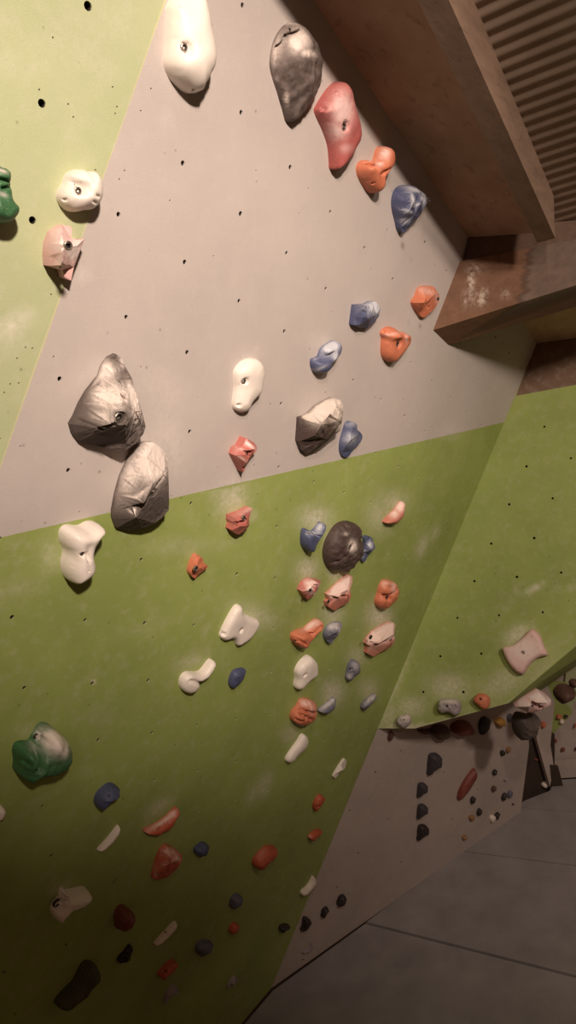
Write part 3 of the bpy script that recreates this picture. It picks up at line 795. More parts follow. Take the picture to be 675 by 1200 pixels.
HZ(2, 'red', [(445, 448), (480, 452), (520, 500), (555, 575), (585, 670), (597, 740), (592, 800), (560, 860), (490, 935), (455, 968), (420, 978), (415, 930), (405, 830), (370, 730), (325, 630), (335, 590), (365, 540), (400, 490)], .055,
   'big saddle shaped red hold chalked pink, right of the large grey shell hold', group=GO, rim=.3, R=.55, ctrl=[(470, 500, .8), (380, 600, .95), (430, 720, .85), (560, 720, 1.), (500, 820, .85), (440, 900, .8), (500, 620, .9)], ridges=[(345, 590, 420, 740, .14, 14), (420, 740, 430, 900, .14, 14)], rough=.03, nf=30, res=24, bolts=[(519, 716, 26)], pits=[(385, 608, 14), (470, 512, 13)], chalk=[(500, 620, 60, 100, 0, .75), (470, 740, 60, 60, 0, .55), (440, 600, 30, 40, 0, .3), (520, 850, 40, 30, 0, .25)])
HZ(3, 'orange', [(290, 65), (318, 85), (330, 130), (322, 190), (285, 250), (230, 330), (190, 370), (165, 362), (130, 310), (103, 260), (95, 210), (110, 170), (145, 155), (180, 180), (205, 150), (230, 95), (255, 70)], .06,
   'orange heart shaped hold chalked along its upper right lobe', group=GO, rim=.2, R=.7, ctrl=[(150, 200, .95), (285, 110, 1.), (190, 300, .8), (240, 200, .85), (270, 230, .7)], creases=[(190, 180, 215, 200, .3, 14), (240, 250, 290, 215, .12, 8)], pits=[(265, 245, 8), (205, 310, 7)],
   chalk=[(285, 110, 26, 40, 20, .8), (255, 170, 22, 30, 20, .6)])
HZ(3, 'blue', [(345, 355), (375, 325), (420, 320), (480, 335), (540, 370), (567, 405), (560, 450), (530, 490), (500, 540), (440, 580), (400, 605), (380, 632), (360, 610), (350, 560), (330, 480), (328, 410)], .065,
   'blue rock hold with chalk white ridges beside the heart shaped orange one', group=GB, style='facet', rim=.3, ctrl=[(390, 400, .75), (470, 370, .95), (475, 430, 1.0), (425, 500, .9), (535, 410, .9), (500, 390, .7), (410, 560, .6), (480, 520, .7), (350, 460, .7)],
   breaks=[(1, 2), (2, 3)], rough=.04, nf=60, pits=[(398, 408, 15), (510, 385, 14), (470, 487, 12)], chalk=[(475, 350, 60, 14, 15, .8), (472, 410, 12, 50, -15, .7), (430, 490, 40, 10, 20, .6), (545, 400, 16, 50, 0, .8), (500, 450, 30, 9, -20, .6), (420, 555, 30, 16, 0, .7)], res=24)
HZ(4, 'green', [(-70, 60), (-30, 80), (10, 92), (45, 120), (58, 160), (62, 220), (70, 280), (100, 315), (106, 345), (85, 385), (40, 410), (0, 425), (-60, 420), (-120, 380), (-140, 250), (-110, 120)], .08,
   'glossy green hold cut off by the left edge of the photo, pale wall behind', plane=LEFT, rim=.25, R=.7, ctrl=[(20, 130, .6), (50, 330, .9), (0, 330, 1.), (10, 220, .75)], creases=[(-20, 150, 55, 170, .15, 12), (0, 210, 50, 200, .12, 10)], chalk=[(15, 105, 30, 10, 20, .5), (20, 250, 30, 12, 20, .25)])
HZ(4, 'white', [(470, 97), (520, 112), (570, 108), (605, 150), (617, 215), (612, 270), (580, 325), (535, 343), (490, 342), (440, 355), (395, 345), (350, 300), (338, 255), (350, 215), (375, 180), (390, 130), (425, 103)], .06,
   'rounded white disc hold with a central bolt on the pale green face', plane=LEFT, group=GW, rim=.25, ctrl=[(480, 200, .55), (430, 140, .9), (560, 160, .95), (400, 270, .8), (560, 280, 1.), (470, 300, .85), (590, 220, 1.)], bolts=[(483, 226, 28)], pits=[(387, 282, 12)],
   creases=[(560, 255, 575, 262, .05, 6), (545, 290, 565, 300, .05, 5), (460, 180, 480, 200, .2, 20)])
HZ(4, 'pink', [(345, 432), (400, 440), (425, 470), (430, 510), (465, 525), (514, 520), (480, 610), (450, 690), (418, 770), (360, 750), (345, 705), (300, 690), (262, 678), (256, 620), (262, 540), (290, 470)], .075,
   'blocky pink hold with two bolt holes touching the edge of the grey panel', plane=LEFT, group=GO, style='facet', curve=False, rim=.35, ctrl=[(355, 460, .7), (350, 540, 1.), (345, 600, 1.), (400, 570, .95), (365, 690, .95), (300, 500, .8), (400, 600, .9), (470, 560, .65), (330, 640, .6), (350, 740, .8), (430, 680, .6)],
   breaks=[(1, 2), (2, 4), (2, 8)], bolts=[(355, 555, 32)], pits=[(365, 688, 16), (362, 468, 12)], chalk=[(450, 590, 40, 60, 20, .8), (370, 560, 60, 50, 0, .5), (350, 500, 60, 50, 0, .35), (365, 660, 20, 60, 0, .5)], rough=.02, res=24)
HZ(5, 'greyrock', [(280, 62), (310, 80), (330, 125), (365, 190), (410, 300), (435, 370), (453, 450), (440, 490), (400, 540), (345, 577), (270, 565), (160, 540), (85, 520), (55, 480), (42, 430), (65, 390), (95, 320), (130, 260), (195, 180), (215, 120), (245, 80)], .115,
   'biggest grey rock hold, a rough pyramid with a crack, left of centre on grey', group=GR, style='facet', curve=False, rim=.1, ctrl=[(285, 120, .42), (310, 240, .7), (255, 250, .78), (215, 300, .8), (330, 320, .95), (250, 440, 1.), (345, 440, 1.), (400, 370, .78), (120, 440, .5), (200, 470, .82), (350, 540, .5), (200, 185, .5), (160, 300, .6), (430, 440, .5)],
   breaks=[(8, 9), (9, 5), (5, 6), (6, 7), (5, 3), (3, 11)], creases=[(195, 178, 255, 235, .12, 8), (255, 235, 318, 300, .12, 8), (70, 390, 130, 425, .1, 8), (130, 425, 200, 455, .1, 8)], bolts=[(322, 405, 32)], pits=[(288, 122, 17), (118, 468, 17), (380, 538, 10), (265, 262, 6), (322, 222, 8), (335, 258, 8)],
   rough=.035, nf=90, res=34, chalk=[(230, 290, 50, 60, 0, .6), (240, 160, 60, 50, 0, .55), (300, 290, 80, 70, 0, .55), (390, 300, 20, 80, -20, .85), (230, 400, 60, 30, 20, .4), (400, 380, 30, 60, 0, .4), (330, 100, 20, 40, 0, .4)])
HZ(5, 'greyrock', [(440, 525), (480, 528), (530, 565), (560, 610), (572, 670), (575, 760), (577, 850), (575, 890), (540, 930), (500, 960), (430, 985), (350, 992), (285, 975), (270, 930), (268, 890), (285, 800), (310, 710), (345, 630), (370, 570), (400, 545)], .1,
   'dark grey wedge hold with a long diagonal crack, below the biggest rock hold', group=GR, style='facet', curve=False, rim=.12, ctrl=[(455, 575, .5), (440, 680, .75), (490, 750, .85), (390, 870, .95), (350, 780, .75), (500, 795, .75), (555, 700, .6), (430, 860, 1.), (560, 880, .5), (320, 900, .6), (400, 930, .75), (330, 840, .65)],
   breaks=[(1, 2), (2, 3), (7, 5), (4, 1)], creases=[(575, 690, 490, 760, .14, 8), (490, 760, 430, 810, .16, 8), (430, 810, 370, 890, .16, 8), (275, 890, 330, 920, .08, 8)], bolts=[(498, 797, 24)], pits=[(458, 576, 13), (310, 922, 14), (562, 885, 10)],
   rough=.025, nf=90, res=30, chalk=[(490, 640, 70, 90, 0, .85), (500, 550, 50, 30, 30, .7), (380, 700, 50, 120, 20, .45), (430, 800, 60, 9, -42, .7), (385, 890, 12, 16, 0, .8)])
HZ(6, 'white', [(300, 76), (350, 85), (400, 130), (428, 185), (435, 240), (420, 320), (405, 400), (360, 450), (310, 500), (260, 560), (200, 578), (150, 560), (130, 520), (135, 450), (150, 350), (145, 270), (150, 190), (200, 120), (250, 88)], .04,
   'white ear shaped hold with a bolt in the middle of the grey panel', group=GW, rim=.25, ctrl=[(320, 180, 1.), (390, 220, .9), (200, 200, .8), (250, 350, .75), (200, 520, .85), (330, 430, .85)], bolts=[(258, 296, 28)], pits=[(200, 520, 16)], ridges=[(150, 240, 165, 220, .08, 10)])
HZ(6, 'redpink', [(205, 805), (290, 850), (368, 910), (370, 940), (330, 985), (300, 1030), (262, 1090), (200, 1133), (160, 1080), (100, 965), (125, 905), (165, 885)], .055,
   'small red stepped block hold on grey, straight below the ear shaped white one', group=GO, style='facet', curve=False, rim=.5, ctrl=[(165, 890, .6), (260, 945, .6), (195, 960, 1.), (270, 1000, .9), (130, 955, 1.), (255, 1075, 1.), (210, 830, .95), (345, 930, .95), (310, 980, .8)],
   breaks=[(4, 5), (0, 1), (6, 7)], bolts=[(292, 968, 26)], pits=[(195, 962, 14)], chalk=[(280, 880, 90, 16, 32, .6), (200, 920, 60, 14, 25, .4), (230, 1020, 70, 12, 35, .4)])
HZ(7, 'blue', [(255, 130), (300, 128), (330, 118), (360, 120), (377, 145), (370, 180), (350, 205), (310, 228), (275, 225), (244, 212), (248, 180)], .05,
   'blue block hold with a chalky white top, left of the two orange holds', group=GB, style='facet', curve=False, rim=.35, ctrl=[(265, 145, .7), (300, 145, .85), (330, 190, 1.), (270, 190, .95), (345, 140, .9), (320, 165, .9), (360, 170, .7), (290, 215, .7)], breaks=[(3, 2), (1, 5), (5, 2)],
   rough=.03, pits=[(345, 187, 5)], chalk=[(355, 140, 22, 30, 0, .95), (320, 125, 40, 8, 0, .8), (300, 150, 18, 5, 0, .4), (325, 160, 4, 20, 0, .5)])
HZ(7, 'blue', [(165, 285), (195, 285), (206, 305), (200, 335), (180, 365), (150, 390), (115, 412), (88, 405), (82, 360), (110, 345), (125, 310)], .045,
   'pale blue grooved hold, upper half white with chalk, above the brown and white rock', group=GB, rim=.3, R=.7, ctrl=[(170, 310, 1.), (110, 370, .8), (185, 330, .8), (100, 395, .8), (150, 375, .9)], creases=[(95, 370, 165, 340, .28, 12)], chalk=[(170, 310, 34, 24, -30, 1.1), (190, 340, 10, 26, 0, .8), (100, 352, 20, 6, -20, .7), (120, 400, 40, 6, -25, .4)])
HZ(7, 'orange', [(530, 60), (560, 52), (595, 58), (618, 85), (620, 115), (600, 150), (575, 168), (540, 183), (520, 160), (500, 122), (515, 95)], .05,
   'orange hold nearest the timber beam, small pit in its top', group=GO, style='facet', rim=.3, ctrl=[(540, 95, .85), (530, 125, 1.), (570, 120, .85), (600, 90, .7), (545, 150, .8)], breaks=[(1, 2), (0, 1)], pits=[(541, 96, 6), (575, 143, 5)], rough=.04, chalk=[(570, 75, 40, 14, 15, .35), (610, 100, 8, 30, 0, .3)])
HZ(7, 'orange', [(385, 230), (410, 222), (435, 245), (470, 245), (493, 265), (490, 295), (460, 340), (430, 362), (400, 368), (378, 345), (375, 300), (378, 270), (372, 250)], .05,
   'orange shield shaped hold with a raised rim and bolt, lower of the pair', group=GO, rim=.3, R=.6, ctrl=[(405, 245, .9), (480, 265, .9), (430, 300, .75), (400, 350, .8), (450, 290, .7)], ridges=[(385, 285, 430, 258, .2, 8), (430, 258, 485, 262, .2, 8)], bolts=[(453, 295, 13)], pits=[(406, 244, 8)], chalk=[(420, 255, 40, 5, -10, .4), (485, 270, 6, 20, 0, .4)])
HZ(8, 'darkrock', [(80, 215), (115, 205), (160, 180), (210, 130), (270, 95), (340, 70), (400, 85), (430, 120), (432, 180), (420, 260), (410, 320), (350, 365), (290, 420), (210, 455), (130, 485), (90, 455), (68, 390), (75, 300)], .085,
   'dark brown rock hold whose upper half is white with chalk', group=GR, style='facet', curve=False, rim=.2, ctrl=[(190, 265, 1.), (270, 275, .95), (330, 160, .8), (250, 120, .5), (110, 240, .7), (130, 400, .8), (300, 380, .7), (400, 250, .75), (380, 130, .6), (240, 200, .78)],
   breaks=[(4, 0), (0, 1), (1, 7), (1, 2)], rough=.05, nf=70, res=26, chalk=[(320, 140, 100, 60, -20, 1.3), (240, 200, 60, 62, 0, 1.2), (150, 225, 45, 14, 35, 1.2), (370, 190, 50, 56, 0, .9), (400, 280, 20, 40, 0, .35), (110, 190, 30, 12, 0, .6)])
HZ(8, 'blue', [(445, 255), (480, 245), (520, 270), (528, 305), (560, 330), (577, 365), (560, 410), (510, 460), (470, 500), (435, 515), (405, 495), (397, 440), (405, 380), (425, 310)], .04,
   'blue shield shaped hold leaning on the right of the brown and white rock', group=GB, style='facet', rim=.25, ctrl=[(470, 310, .8), (540, 355, .8), (480, 390, 1.), (430, 450, .7), (500, 300, .6)], breaks=[(0, 1), (0, 2)], chalk=[(485, 380, 50, 40, 0, .45), (500, 270, 30, 20, 0, .4), (445, 270, 20, 16, 0, .3)], rough=.02)
# middle of the wall
HZ(9, 'white', [(150, 178), (210, 182), (260, 158), (310, 160), (335, 195), (330, 250), (305, 310), (295, 360), (303, 410), (295, 460), (250, 505), (190, 527), (145, 510), (112, 460), (108, 400), (118, 330), (97, 270), (98, 215), (120, 185)], .075,
   'white knee bone shaped hold just below the left end of the grey and green border', group=GW, rim=.3, R=.8, ctrl=[(140, 220, .85), (290, 200, .95), (200, 280, .8), (200, 430, 1.), (190, 350, .85), (270, 330, .7)], pits=[(247, 362, 15), (282, 466, 6)], creases=[(240, 345, 252, 380, .08, 14)])
HZ(10, 'redpink', [(365, 125), (430, 105), (523, 82), (524, 130), (516, 165), (520, 200), (490, 240), (440, 258), (390, 238), (360, 212), (370, 175), (362, 155)], .05,
   'small red double ledge hold on green, chalk smear above it', group=GO, style='facet', curve=False, rim=.55, ctrl=[(375, 135, 1.), (515, 95, 1.), (380, 160, .5), (510, 145, .55), (385, 190, .85), (500, 180, .85), (440, 210, 1.), (375, 212, .9), (500, 205, .9)], breaks=[(0, 1), (2, 3)], bolts=[(488, 156, 18)], pits=[(430, 180, 9)],
   chalk=[(450, 110, 90, 16, -12, .8), (390, 190, 20, 20, 0, .2)])
HZ(10, 'orange', [(152, 382), (185, 410), (205, 440), (240, 462), (240, 482), (205, 510), (165, 538), (125, 532), (105, 500), (112, 460), (128, 420)], .035,
   'little orange triangular hold with a shiny bolt and a pit', group=GO, style='facet', rim=.5, ctrl=[(155, 430, .8), (175, 490, 1.), (130, 505, .8), (225, 475, .7)], bolts=[(172, 488, 19)], pits=[(158, 433, 9), (215, 480, 6)], chalk=[(150, 395, 14, 20, 0, .5)])
HZ(11, 'blue', [(95, 215), (110, 205), (130, 225), (155, 230), (175, 205), (190, 178), (205, 185), (205, 210), (190, 240), (160, 285), (130, 315), (105, 308), (90, 275)], .045,
   'blue pocket hold filled with chalk, left of the round dark brown one', group=GB, rim=.4, R=.6, ctrl=[(130, 270, 1.), (190, 200, .8), (100, 230, .8), (150, 250, .9)], chalk=[(185, 200, 16, 22, 20, .8), (155, 232, 36, 6, 0, .7)], creases=[(130, 235, 180, 225, .2, 6)])
HZ(11, 'darkrock', [(290, 172), (330, 170), (365, 190), (382, 220), (385, 255), (400, 280), (398, 330), (375, 365), (340, 405), (305, 423), (265, 400), (235, 405), (210, 380), (200, 330), (208, 280), (225, 240), (255, 195)], .07,
   'round knobbly dark brown hold with a chalked bolt, largest on the green', group=GR, rim=.25, R=1.0, ctrl=[(300, 300, 1.), (320, 220, .8), (240, 330, .85), (350, 350, .8)], rough=.1, nf=60, res=26, bolts=[(344, 302, 14)], chalk=[(352, 295, 18, 26, 0, .9), (320, 235, 12, 8, 0, .4)], creases=[(330, 200, 345, 270, .1, 8), (215, 300, 250, 250, .08, 8), (250, 390, 300, 340, .08, 8)])
HZ(11, 'blue', [(398, 250), (415, 240), (440, 255), (463, 300), (440, 330), (405, 368), (382, 358), (388, 320), (400, 285)], .045,
   'blue hold with white scratches poking out behind the round dark brown one', group=GB, style='facet', rim=.3, ctrl=[(430, 290, 1.), (410, 330, .8), (415, 260, .8)], rough=.05, chalk=[(440, 290, 12, 16, 0, .7), (425, 300, 4, 30, 20, .6), (410, 320, 10, 6, 0, .5), (400, 345, 6, 10, 0, .4)])
HZ(11, 'salmon', cres(500, 175, 590, 75, 56, 14), .04,
   'salmon pink crescent hold, upper right on the green', group=GO, rim=.3, ctrl=[(585, 95, 1.), (510, 165, .9), (560, 140, 1.)], chalk=[(585, 95, 24, 34, 20, .7), (555, 135, 24, 20, 0, .6)])
HZ(12, 'redpink', [(105, 45), (135, 28), (160, 35), (208, 48), (195, 85), (180, 110), (165, 130), (125, 140), (95, 115), (80, 90), (90, 65)], .05,
   'small red and white block hold, under the chalk left of the brown one', group=GO, style='facet', curve=False, rim=.5, ctrl=[(110, 55, .9), (150, 40, .95), (195, 60, .9), (125, 85, 1.), (175, 100, 1.), (95, 90, .9), (150, 65, .6), (185, 75, .7)], breaks=[(6, 7), (3, 4)], pits=[(127, 86, 9), (175, 97, 7)],
   chalk=[(150, 55, 40, 14, 20, .9), (150, 90, 16, 20, 0, .9), (110, 90, 10, 10, 0, .6), (170, 115, 20, 6, 0, .7)])
HZ(12, 'salmon', [(225, 112), (260, 80), (300, 45), (335, 15), (355, 15), (370, 50), (362, 95), (368, 130), (350, 165), (310, 185), (260, 195), (225, 175), (220, 150), (232, 140)], .055,
   'salmon fin hold over a red base, straight below the round dark brown one', group=GO, style='facet', curve=False, rim=.4, ctrl=[(240, 115, 1.), (350, 95, .95), (300, 130, .7), (245, 150, .95), (355, 120, .9), (330, 50, .7), (300, 95, .85)], breaks=[(0, 6), (6, 1), (3, 2), (2, 4)], pits=[(258, 163, 8), (345, 112, 7)],
   chalk=[(300, 85, 70, 36, -30, 1.), (345, 40, 20, 36, 0, .9), (290, 112, 60, 6, -8, .8)], creases=[(225, 142, 355, 118, .3, 6)])
HZ(12, 'orange', [(530, 42), (560, 40), (595, 60), (612, 95), (600, 140), (570, 175), (530, 190), (495, 180), (488, 150), (500, 115), (510, 75)], .05,
   'round wrinkled orange hold, right of the salmon fin hold', group=GO, rim=.3, R=.9, rough=.06, creases=[(500, 120, 545, 125, .2, 7), (545, 125, 600, 90, .18, 7), (530, 70, 575, 80, .12, 7), (545, 125, 550, 165, .12, 7), (505, 90, 530, 100, .1, 5)], pits=[(568, 145, 11)], chalk=[(590, 80, 14, 30, 0, .45), (545, 60, 30, 16, 0, .3)], res=24)
HZ(12, 'orange', [(50, 320), (85, 300), (110, 295), (145, 265), (190, 250), (205, 265), (200, 295), (170, 330), (130, 370), (90, 390), (60, 380), (44, 350)], .05,
   'long orange hold tapering up to a chalky tip, left of a blue grey one', group=GO, rim=.3, R=.8, rough=.05, creases=[(105, 300, 150, 325, .22, 7), (150, 325, 195, 285, .15, 6), (80, 350, 110, 375, .15, 6)], pits=[(75, 366, 6)], chalk=[(160, 280, 50, 14, -25, .8)], res=24)
HZ(12, 'bluegrey', [(235, 285), (265, 265), (300, 262), (320, 280), (312, 310), (290, 345), (255, 375), (225, 360), (215, 325)], .045,
   'blue grey rock hold right beside the long orange tapering one', group=GB, style='facet', rim=.35, ctrl=[(245, 300, .9), (300, 280, .9), (270, 320, 1.), (235, 345, .7)], rough=.09, chalk=[(275, 285, 40, 16, -10, .9), (300, 300, 12, 24, 0, .6)])
HZ(12, 'salmon', [(440, 350), (470, 310), (520, 280), (570, 260), (588, 270), (597, 310), (595, 345), (600, 365), (575, 400), (520, 425), (460, 435), (432, 420), (440, 385), (428, 370)], .065,
   'largest salmon hold, thick chalky ledge over a red base, right side of the green', group=GO, style='facet', curve=False, rim=.4, ctrl=[(445, 365, 1.), (590, 330, .95), (500, 385, .95), (450, 385, .7), (585, 360, .75), (560, 285, .7), (500, 330, .85), (470, 395, .8), (580, 375, .8)], breaks=[(0, 2), (2, 1), (0, 6), (6, 5)], pits=[(485, 353, 9)],
   chalk=[(520, 320, 90, 50, -25, 1.1), (560, 345, 50, 16, -15, .8), (470, 365, 40, 12, 0, .8)], creases=[(440, 380, 510, 378, .3, 7), (510, 378, 598, 348, .3, 7)])
HZ(13, 'white', [(455, 45), (478, 50), (485, 90), (530, 115), (570, 135), (605, 150), (605, 185), (580, 230), (540, 280), (480, 318), (462, 310), (445, 280), (415, 262), (370, 275), (345, 250), (360, 200), (395, 130), (430, 70)], .028,
   'white tooth shaped hold with four corners, centre of the green', group=GW, rim=.35, R=.45, ctrl=[(450, 90, .9), (480, 160, 1.), (580, 170, .95), (480, 290, .85), (380, 230, .85), (500, 220, .8)], pits=[(495, 220, 15), (375, 243, 11)], ridges=[(345, 250, 375, 265, .06, 10)])
HZ(13, 'white', [(290, 405), (312, 425), (305, 470), (270, 525), (225, 555), (205, 590), (160, 615), (110, 615), (80, 580), (85, 525), (115, 490), (150, 485), (200, 485), (240, 455), (265, 420)], .04,
   'white drumstick shaped hold next to a small plain blue one', group=GW, rim=.3, ctrl=[(290, 440, .8), (130, 530, 1.), (230, 500, .9), (120, 590, .7)], creases=[(155, 545, 215, 560, .2, 12)], ridges=[(160, 510, 270, 480, .12, 14)])
HZ(13, 'blue', [(440, 475), (490, 462), (514, 475), (505, 530), (470, 575), (425, 590), (406, 570), (415, 515)], .03, 'plain dark blue almond hold right of the white drumstick shaped one', group=GB, rim=.3, ctrl=[(460, 510, 1.), (460, 560, .8)])
HZ(14, 'white', [(185, 82), (215, 100), (243, 140), (243, 195), (200, 230), (160, 265), (125, 270), (112, 255), (120, 210), (118, 170), (140, 125)], .04,
   'white leaf shaped hold with a slot, over the boulder like orange hold', group=GW, rim=.35, R=.5, ctrl=[(190, 120, .9), (220, 170, 1.), (150, 180, .8), (140, 245, .8)], pits=[(182, 200, 9), (138, 157, 5)])
HZ(14, 'bluegrey', [(440, 108), (465, 115), (485, 145), (485, 180), (455, 205), (420, 225), (405, 215), (408, 180), (420, 135)], .035, 'dark blue grey pebble hold under the largest salmon one', group=GB, rim=.35, rough=.06, chalk=[(470, 150, 20, 26, 0, .45), (430, 205, 16, 16, 0, .6)], pits=[(440, 165, 5), (450, 185, 5)])
HZ(14, 'orange', [(150, 330), (190, 325), (225, 345), (238, 380), (235, 420), (205, 465), (165, 478), (120, 465), (92, 440), (100, 400), (125, 370)], .055,
   'orange boulder hold crossed by deep cracks, below the white leaf shaped one', group=GO, rim=.35, R=1., rough=.05, creases=[(140, 360, 160, 395, .22, 7), (160, 395, 230, 405, .2, 7), (110, 410, 160, 420, .15, 7), (160, 420, 200, 440, .15, 7), (200, 350, 190, 400, .1, 6), (100, 435, 150, 455, .15, 6)], pits=[(182, 432, 8)], chalk=[(185, 355, 45, 22, 20, .45), (220, 385, 16, 30, 0, .4)], res=26)
HZ(14, 'bluegrey', cres(250, 395, 338, 325, 50, 12), .04, 'grey crescent hold chalked along its top, right of the cracked orange boulder', group=GB, rim=.35, chalk=[(305, 360, 50, 14, -42, .9), (335, 340, 10, 16, 0, .8)])
HZ(14, 'bluegrey', [(500, 350), (530, 325), (570, 302), (588, 325), (565, 355), (530, 385), (500, 392), (490, 375)], .035, 'flat grey ledge hold closest to the fold with the right green face', group=GB, style='facet', curve=False, rim=.5, ctrl=[(505, 360, .9), (575, 325, .9), (520, 380, .8)], chalk=[(545, 330, 44, 20, -30, .9)])
HZ(19, 'white', [(350, 45), (372, 55), (385, 90), (375, 125), (340, 160), (305, 190), (275, 205), (258, 195), (265, 170), (295, 125), (325, 85)], .03, 'white sliver hold directly below the cracked orange boulder', group=GW, rim=.35, ctrl=[(350, 90, 1.), (290, 175, .8)])
HZ(19, 'white', [(590, 185), (602, 215), (598, 245), (570, 265), (540, 290), (525, 285), (540, 255), (565, 215)], .03, 'small white shark fin hold near the lower fold, above two tiny orange ones', group=GW, style='facet', rim=.4, ctrl=[(582, 235, 1.), (545, 275, .7)])
# lower left
HZ(15, 'green', [(270, 90), (310, 95), (345, 125), (400, 175), (440, 225), (458, 275), (450, 330), (410, 380), (350, 410), (300, 430), (230, 440), (170, 430), (110, 420), (80, 390), (85, 340), (78, 270), (95, 225), (130, 210), (180, 205), (210, 160), (240, 110)], .1,
   'big green bulb hold, white with chalk on its right half, lower left', rim=.3, R=.7, ctrl=[(130, 280, .9), (380, 260, 1.), (280, 130, .7), (250, 340, .8), (150, 370, .8), (200, 250, .7)], creases=[(235, 165, 275, 200, .25, 14), (270, 260, 240, 370, .22, 20), (100, 340, 180, 370, .12, 14)], pits=[(250, 195, 20)], rough=.05, nf=30,
   chalk=[(370, 220, 80, 70, 40, 1.1), (250, 190, 22, 20, 0, .9), (420, 270, 30, 50, 0, .8), (300, 160, 40, 20, 0, .5), (220, 260, 30, 20, 0, .3), (120, 215, 30, 10, 0, .3)], res=26)
HZ(15, 'cream', ell(-8, 686, 34, 50, 20), .04, 'cream hold sliced by the left photo border, lower than the green bulb', group=GW, rim=.3)
HZ(16, 'blue', [(130, 85), (160, 70), (185, 78), (198, 95), (185, 130), (160, 165), (120, 188), (90, 185), (82, 160), (95, 120)], .045, 'blue lens shaped hold, above the thin pale crescent', group=GB, rim=.3, ctrl=[(140, 120, 1.)], creases=[(95, 165, 190, 120, -.12, 10)], pits=[(160, 137, 4)])
HZ(16, 'cream', cres(100, 400, 200, 282, 34, 10), .03, 'thin cream crescent hold left of the chalky red jug', group=GW, rim=.35)
HZ(16, 'orangered', cres(328, 305, 488, 195, 58, 20), .06, 'curved red orange jug hold with a broad chalky white lip', group=GO, rim=.4, R=.7, ctrl=[(340, 300, .9), (480, 210, .9), (410, 270, 1.)], chalk=[(410, 255, 66, 20, -32, 1.3), (470, 215, 14, 30, 20, .8), (345, 285, 18, 10, 0, .6)], creases=[(355, 300, 340, 280, .2, 6), (400, 300, 450, 262, .2, 5), (450, 262, 480, 220, .15, 5)])
HZ(16, 'orangered', [(430, 372), (460, 380), (495, 405), (520, 430), (520, 460), (495, 500), (450, 540), (400, 545), (365, 535), (370, 500), (385, 450), (405, 400)], .055, 'faceted red orange hold with pale cracks, beneath the chalky jug', group=GO, style='facet', rim=.3, curve=False, ctrl=[(440, 430, .9), (470, 440, 1.), (460, 475, 1.), (400, 480, .8), (500, 450, .8), (410, 520, .7), (440, 395, .7)],
   breaks=[(0, 1), (1, 2), (2, 5)], creases=[(420, 430, 465, 440, .2, 6), (465, 440, 500, 430, .15, 6), (465, 440, 470, 480, .2, 6)], rough=.04, chalk=[(460, 415, 40, 20, 20, .5), (495, 450, 20, 10, 0, .7), (440, 470, 30, 8, -30, .4), (380, 525, 20, 12, 0, .4)])
HZ(0, 'blue', ell(235, 994.5, 9, 7.5, -40), .035, 'small dark blue hold right of the faceted red orange one', group=GB, rim=.3)
HZ(19, 'orangered', [(130, 690), (165, 675), (195, 680), (205, 710), (185, 750), (140, 785), (95, 800), (72, 780), (85, 740)], .05, 'deep red rounded hold standing alone low on the green', group=GO, rim=.3, rough=.06, chalk=[(130, 720, 30, 10, -40, .15)])
HZ(19, 'orangered', [(445, 390), (468, 395), (475, 420), (455, 455), (430, 478), (415, 470), (418, 435)], .03, 'upper of the two tiny orange holds beside the lower fold', group=GO, rim=.4, pits=[(450, 460, 6)])
HZ(19, 'orangered', [(435, 585), (462, 590), (455, 612), (420, 640), (395, 642), (388, 625), (410, 600)], .03, 'lower of the two tiny orange holds beside the lower fold', group=GO, rim=.4, chalk=[(400, 628, 10, 10, 0, .3)])
HZ(19, 'cream', [(412, 848), (425, 870), (425, 900), (400, 930), (370, 950), (345, 952), (350, 930), (378, 905), (400, 872)], .03, 'small cream crescent hold right on the seam with the recessed grey wall', group=GW, rim=.35)
HZ(17, 'white', [(170, 110), (200, 122), (250, 115), (300, 103), (340, 115), (355, 155), (340, 195), (290, 230), (235, 250), (200, 280), (160, 300), (130, 305), (108, 280), (105, 240), (125, 200), (155, 165)], .075, 'cream skull like hold with two dark hollows, near the bottom left', group=GW, rim=.3, R=.7, ctrl=[(300, 160, 1.), (200, 180, .8), (140, 260, .8), (250, 190, .85)],
   pits=[(166, 235, 27), (185, 180, 18)], creases=[(255, 140, 275, 165, .15, 12), (205, 180, 215, 230, .12, 10)], rough=.03, chalk=[(290, 160, 70, 50, 0, .9)])
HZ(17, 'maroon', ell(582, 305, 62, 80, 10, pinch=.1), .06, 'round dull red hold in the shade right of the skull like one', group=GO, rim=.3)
HZ(18, 'cream', cres(97, 312, 213, 190, 38, 8), .03, 'cream banana shaped hold in the shade near the bottom', group=GW, rim=.35, pits=[(165, 255, 5)])
HZ(17, 'black', [(625, 480), (640, 530), (632, 590), (595, 610), (550, 600), (548, 570), (585, 530)], .04, 'tiny blackish hold just beneath the round dull red one', group=GB, style='facet', rim=.3, ctrl=[(600, 570, 1.)])
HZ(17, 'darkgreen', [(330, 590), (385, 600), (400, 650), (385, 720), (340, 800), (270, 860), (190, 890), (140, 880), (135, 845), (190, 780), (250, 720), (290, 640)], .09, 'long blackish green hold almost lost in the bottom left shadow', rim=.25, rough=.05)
HZ(18, 'orangered', [(205, 403), (218, 425), (205, 460), (170, 490), (130, 505), (118, 480), (140, 450), (175, 415)], .04, 'orange oval hold between the banana shaped one and a grey wedge', group=GO, rim=.35, pits=[(165, 475, 5)])
HZ(18, 'palegrey', [(205, 540), (222, 565), (243, 590), (225, 605), (200, 610), (185, 640), (155, 650), (158, 600), (178, 565)], .04, 'grey wedge hold lowest on the wall, under the orange oval', style='facet', rim=.35, ctrl=[(205, 585, 1.), (180, 620, .7)])
HZ(18, 'orangered', ell(546, 228, 26, 34, 20), .03, 'smallest orange dot hold, under a faint purple one near the bottom', group=GO, rim=.4)
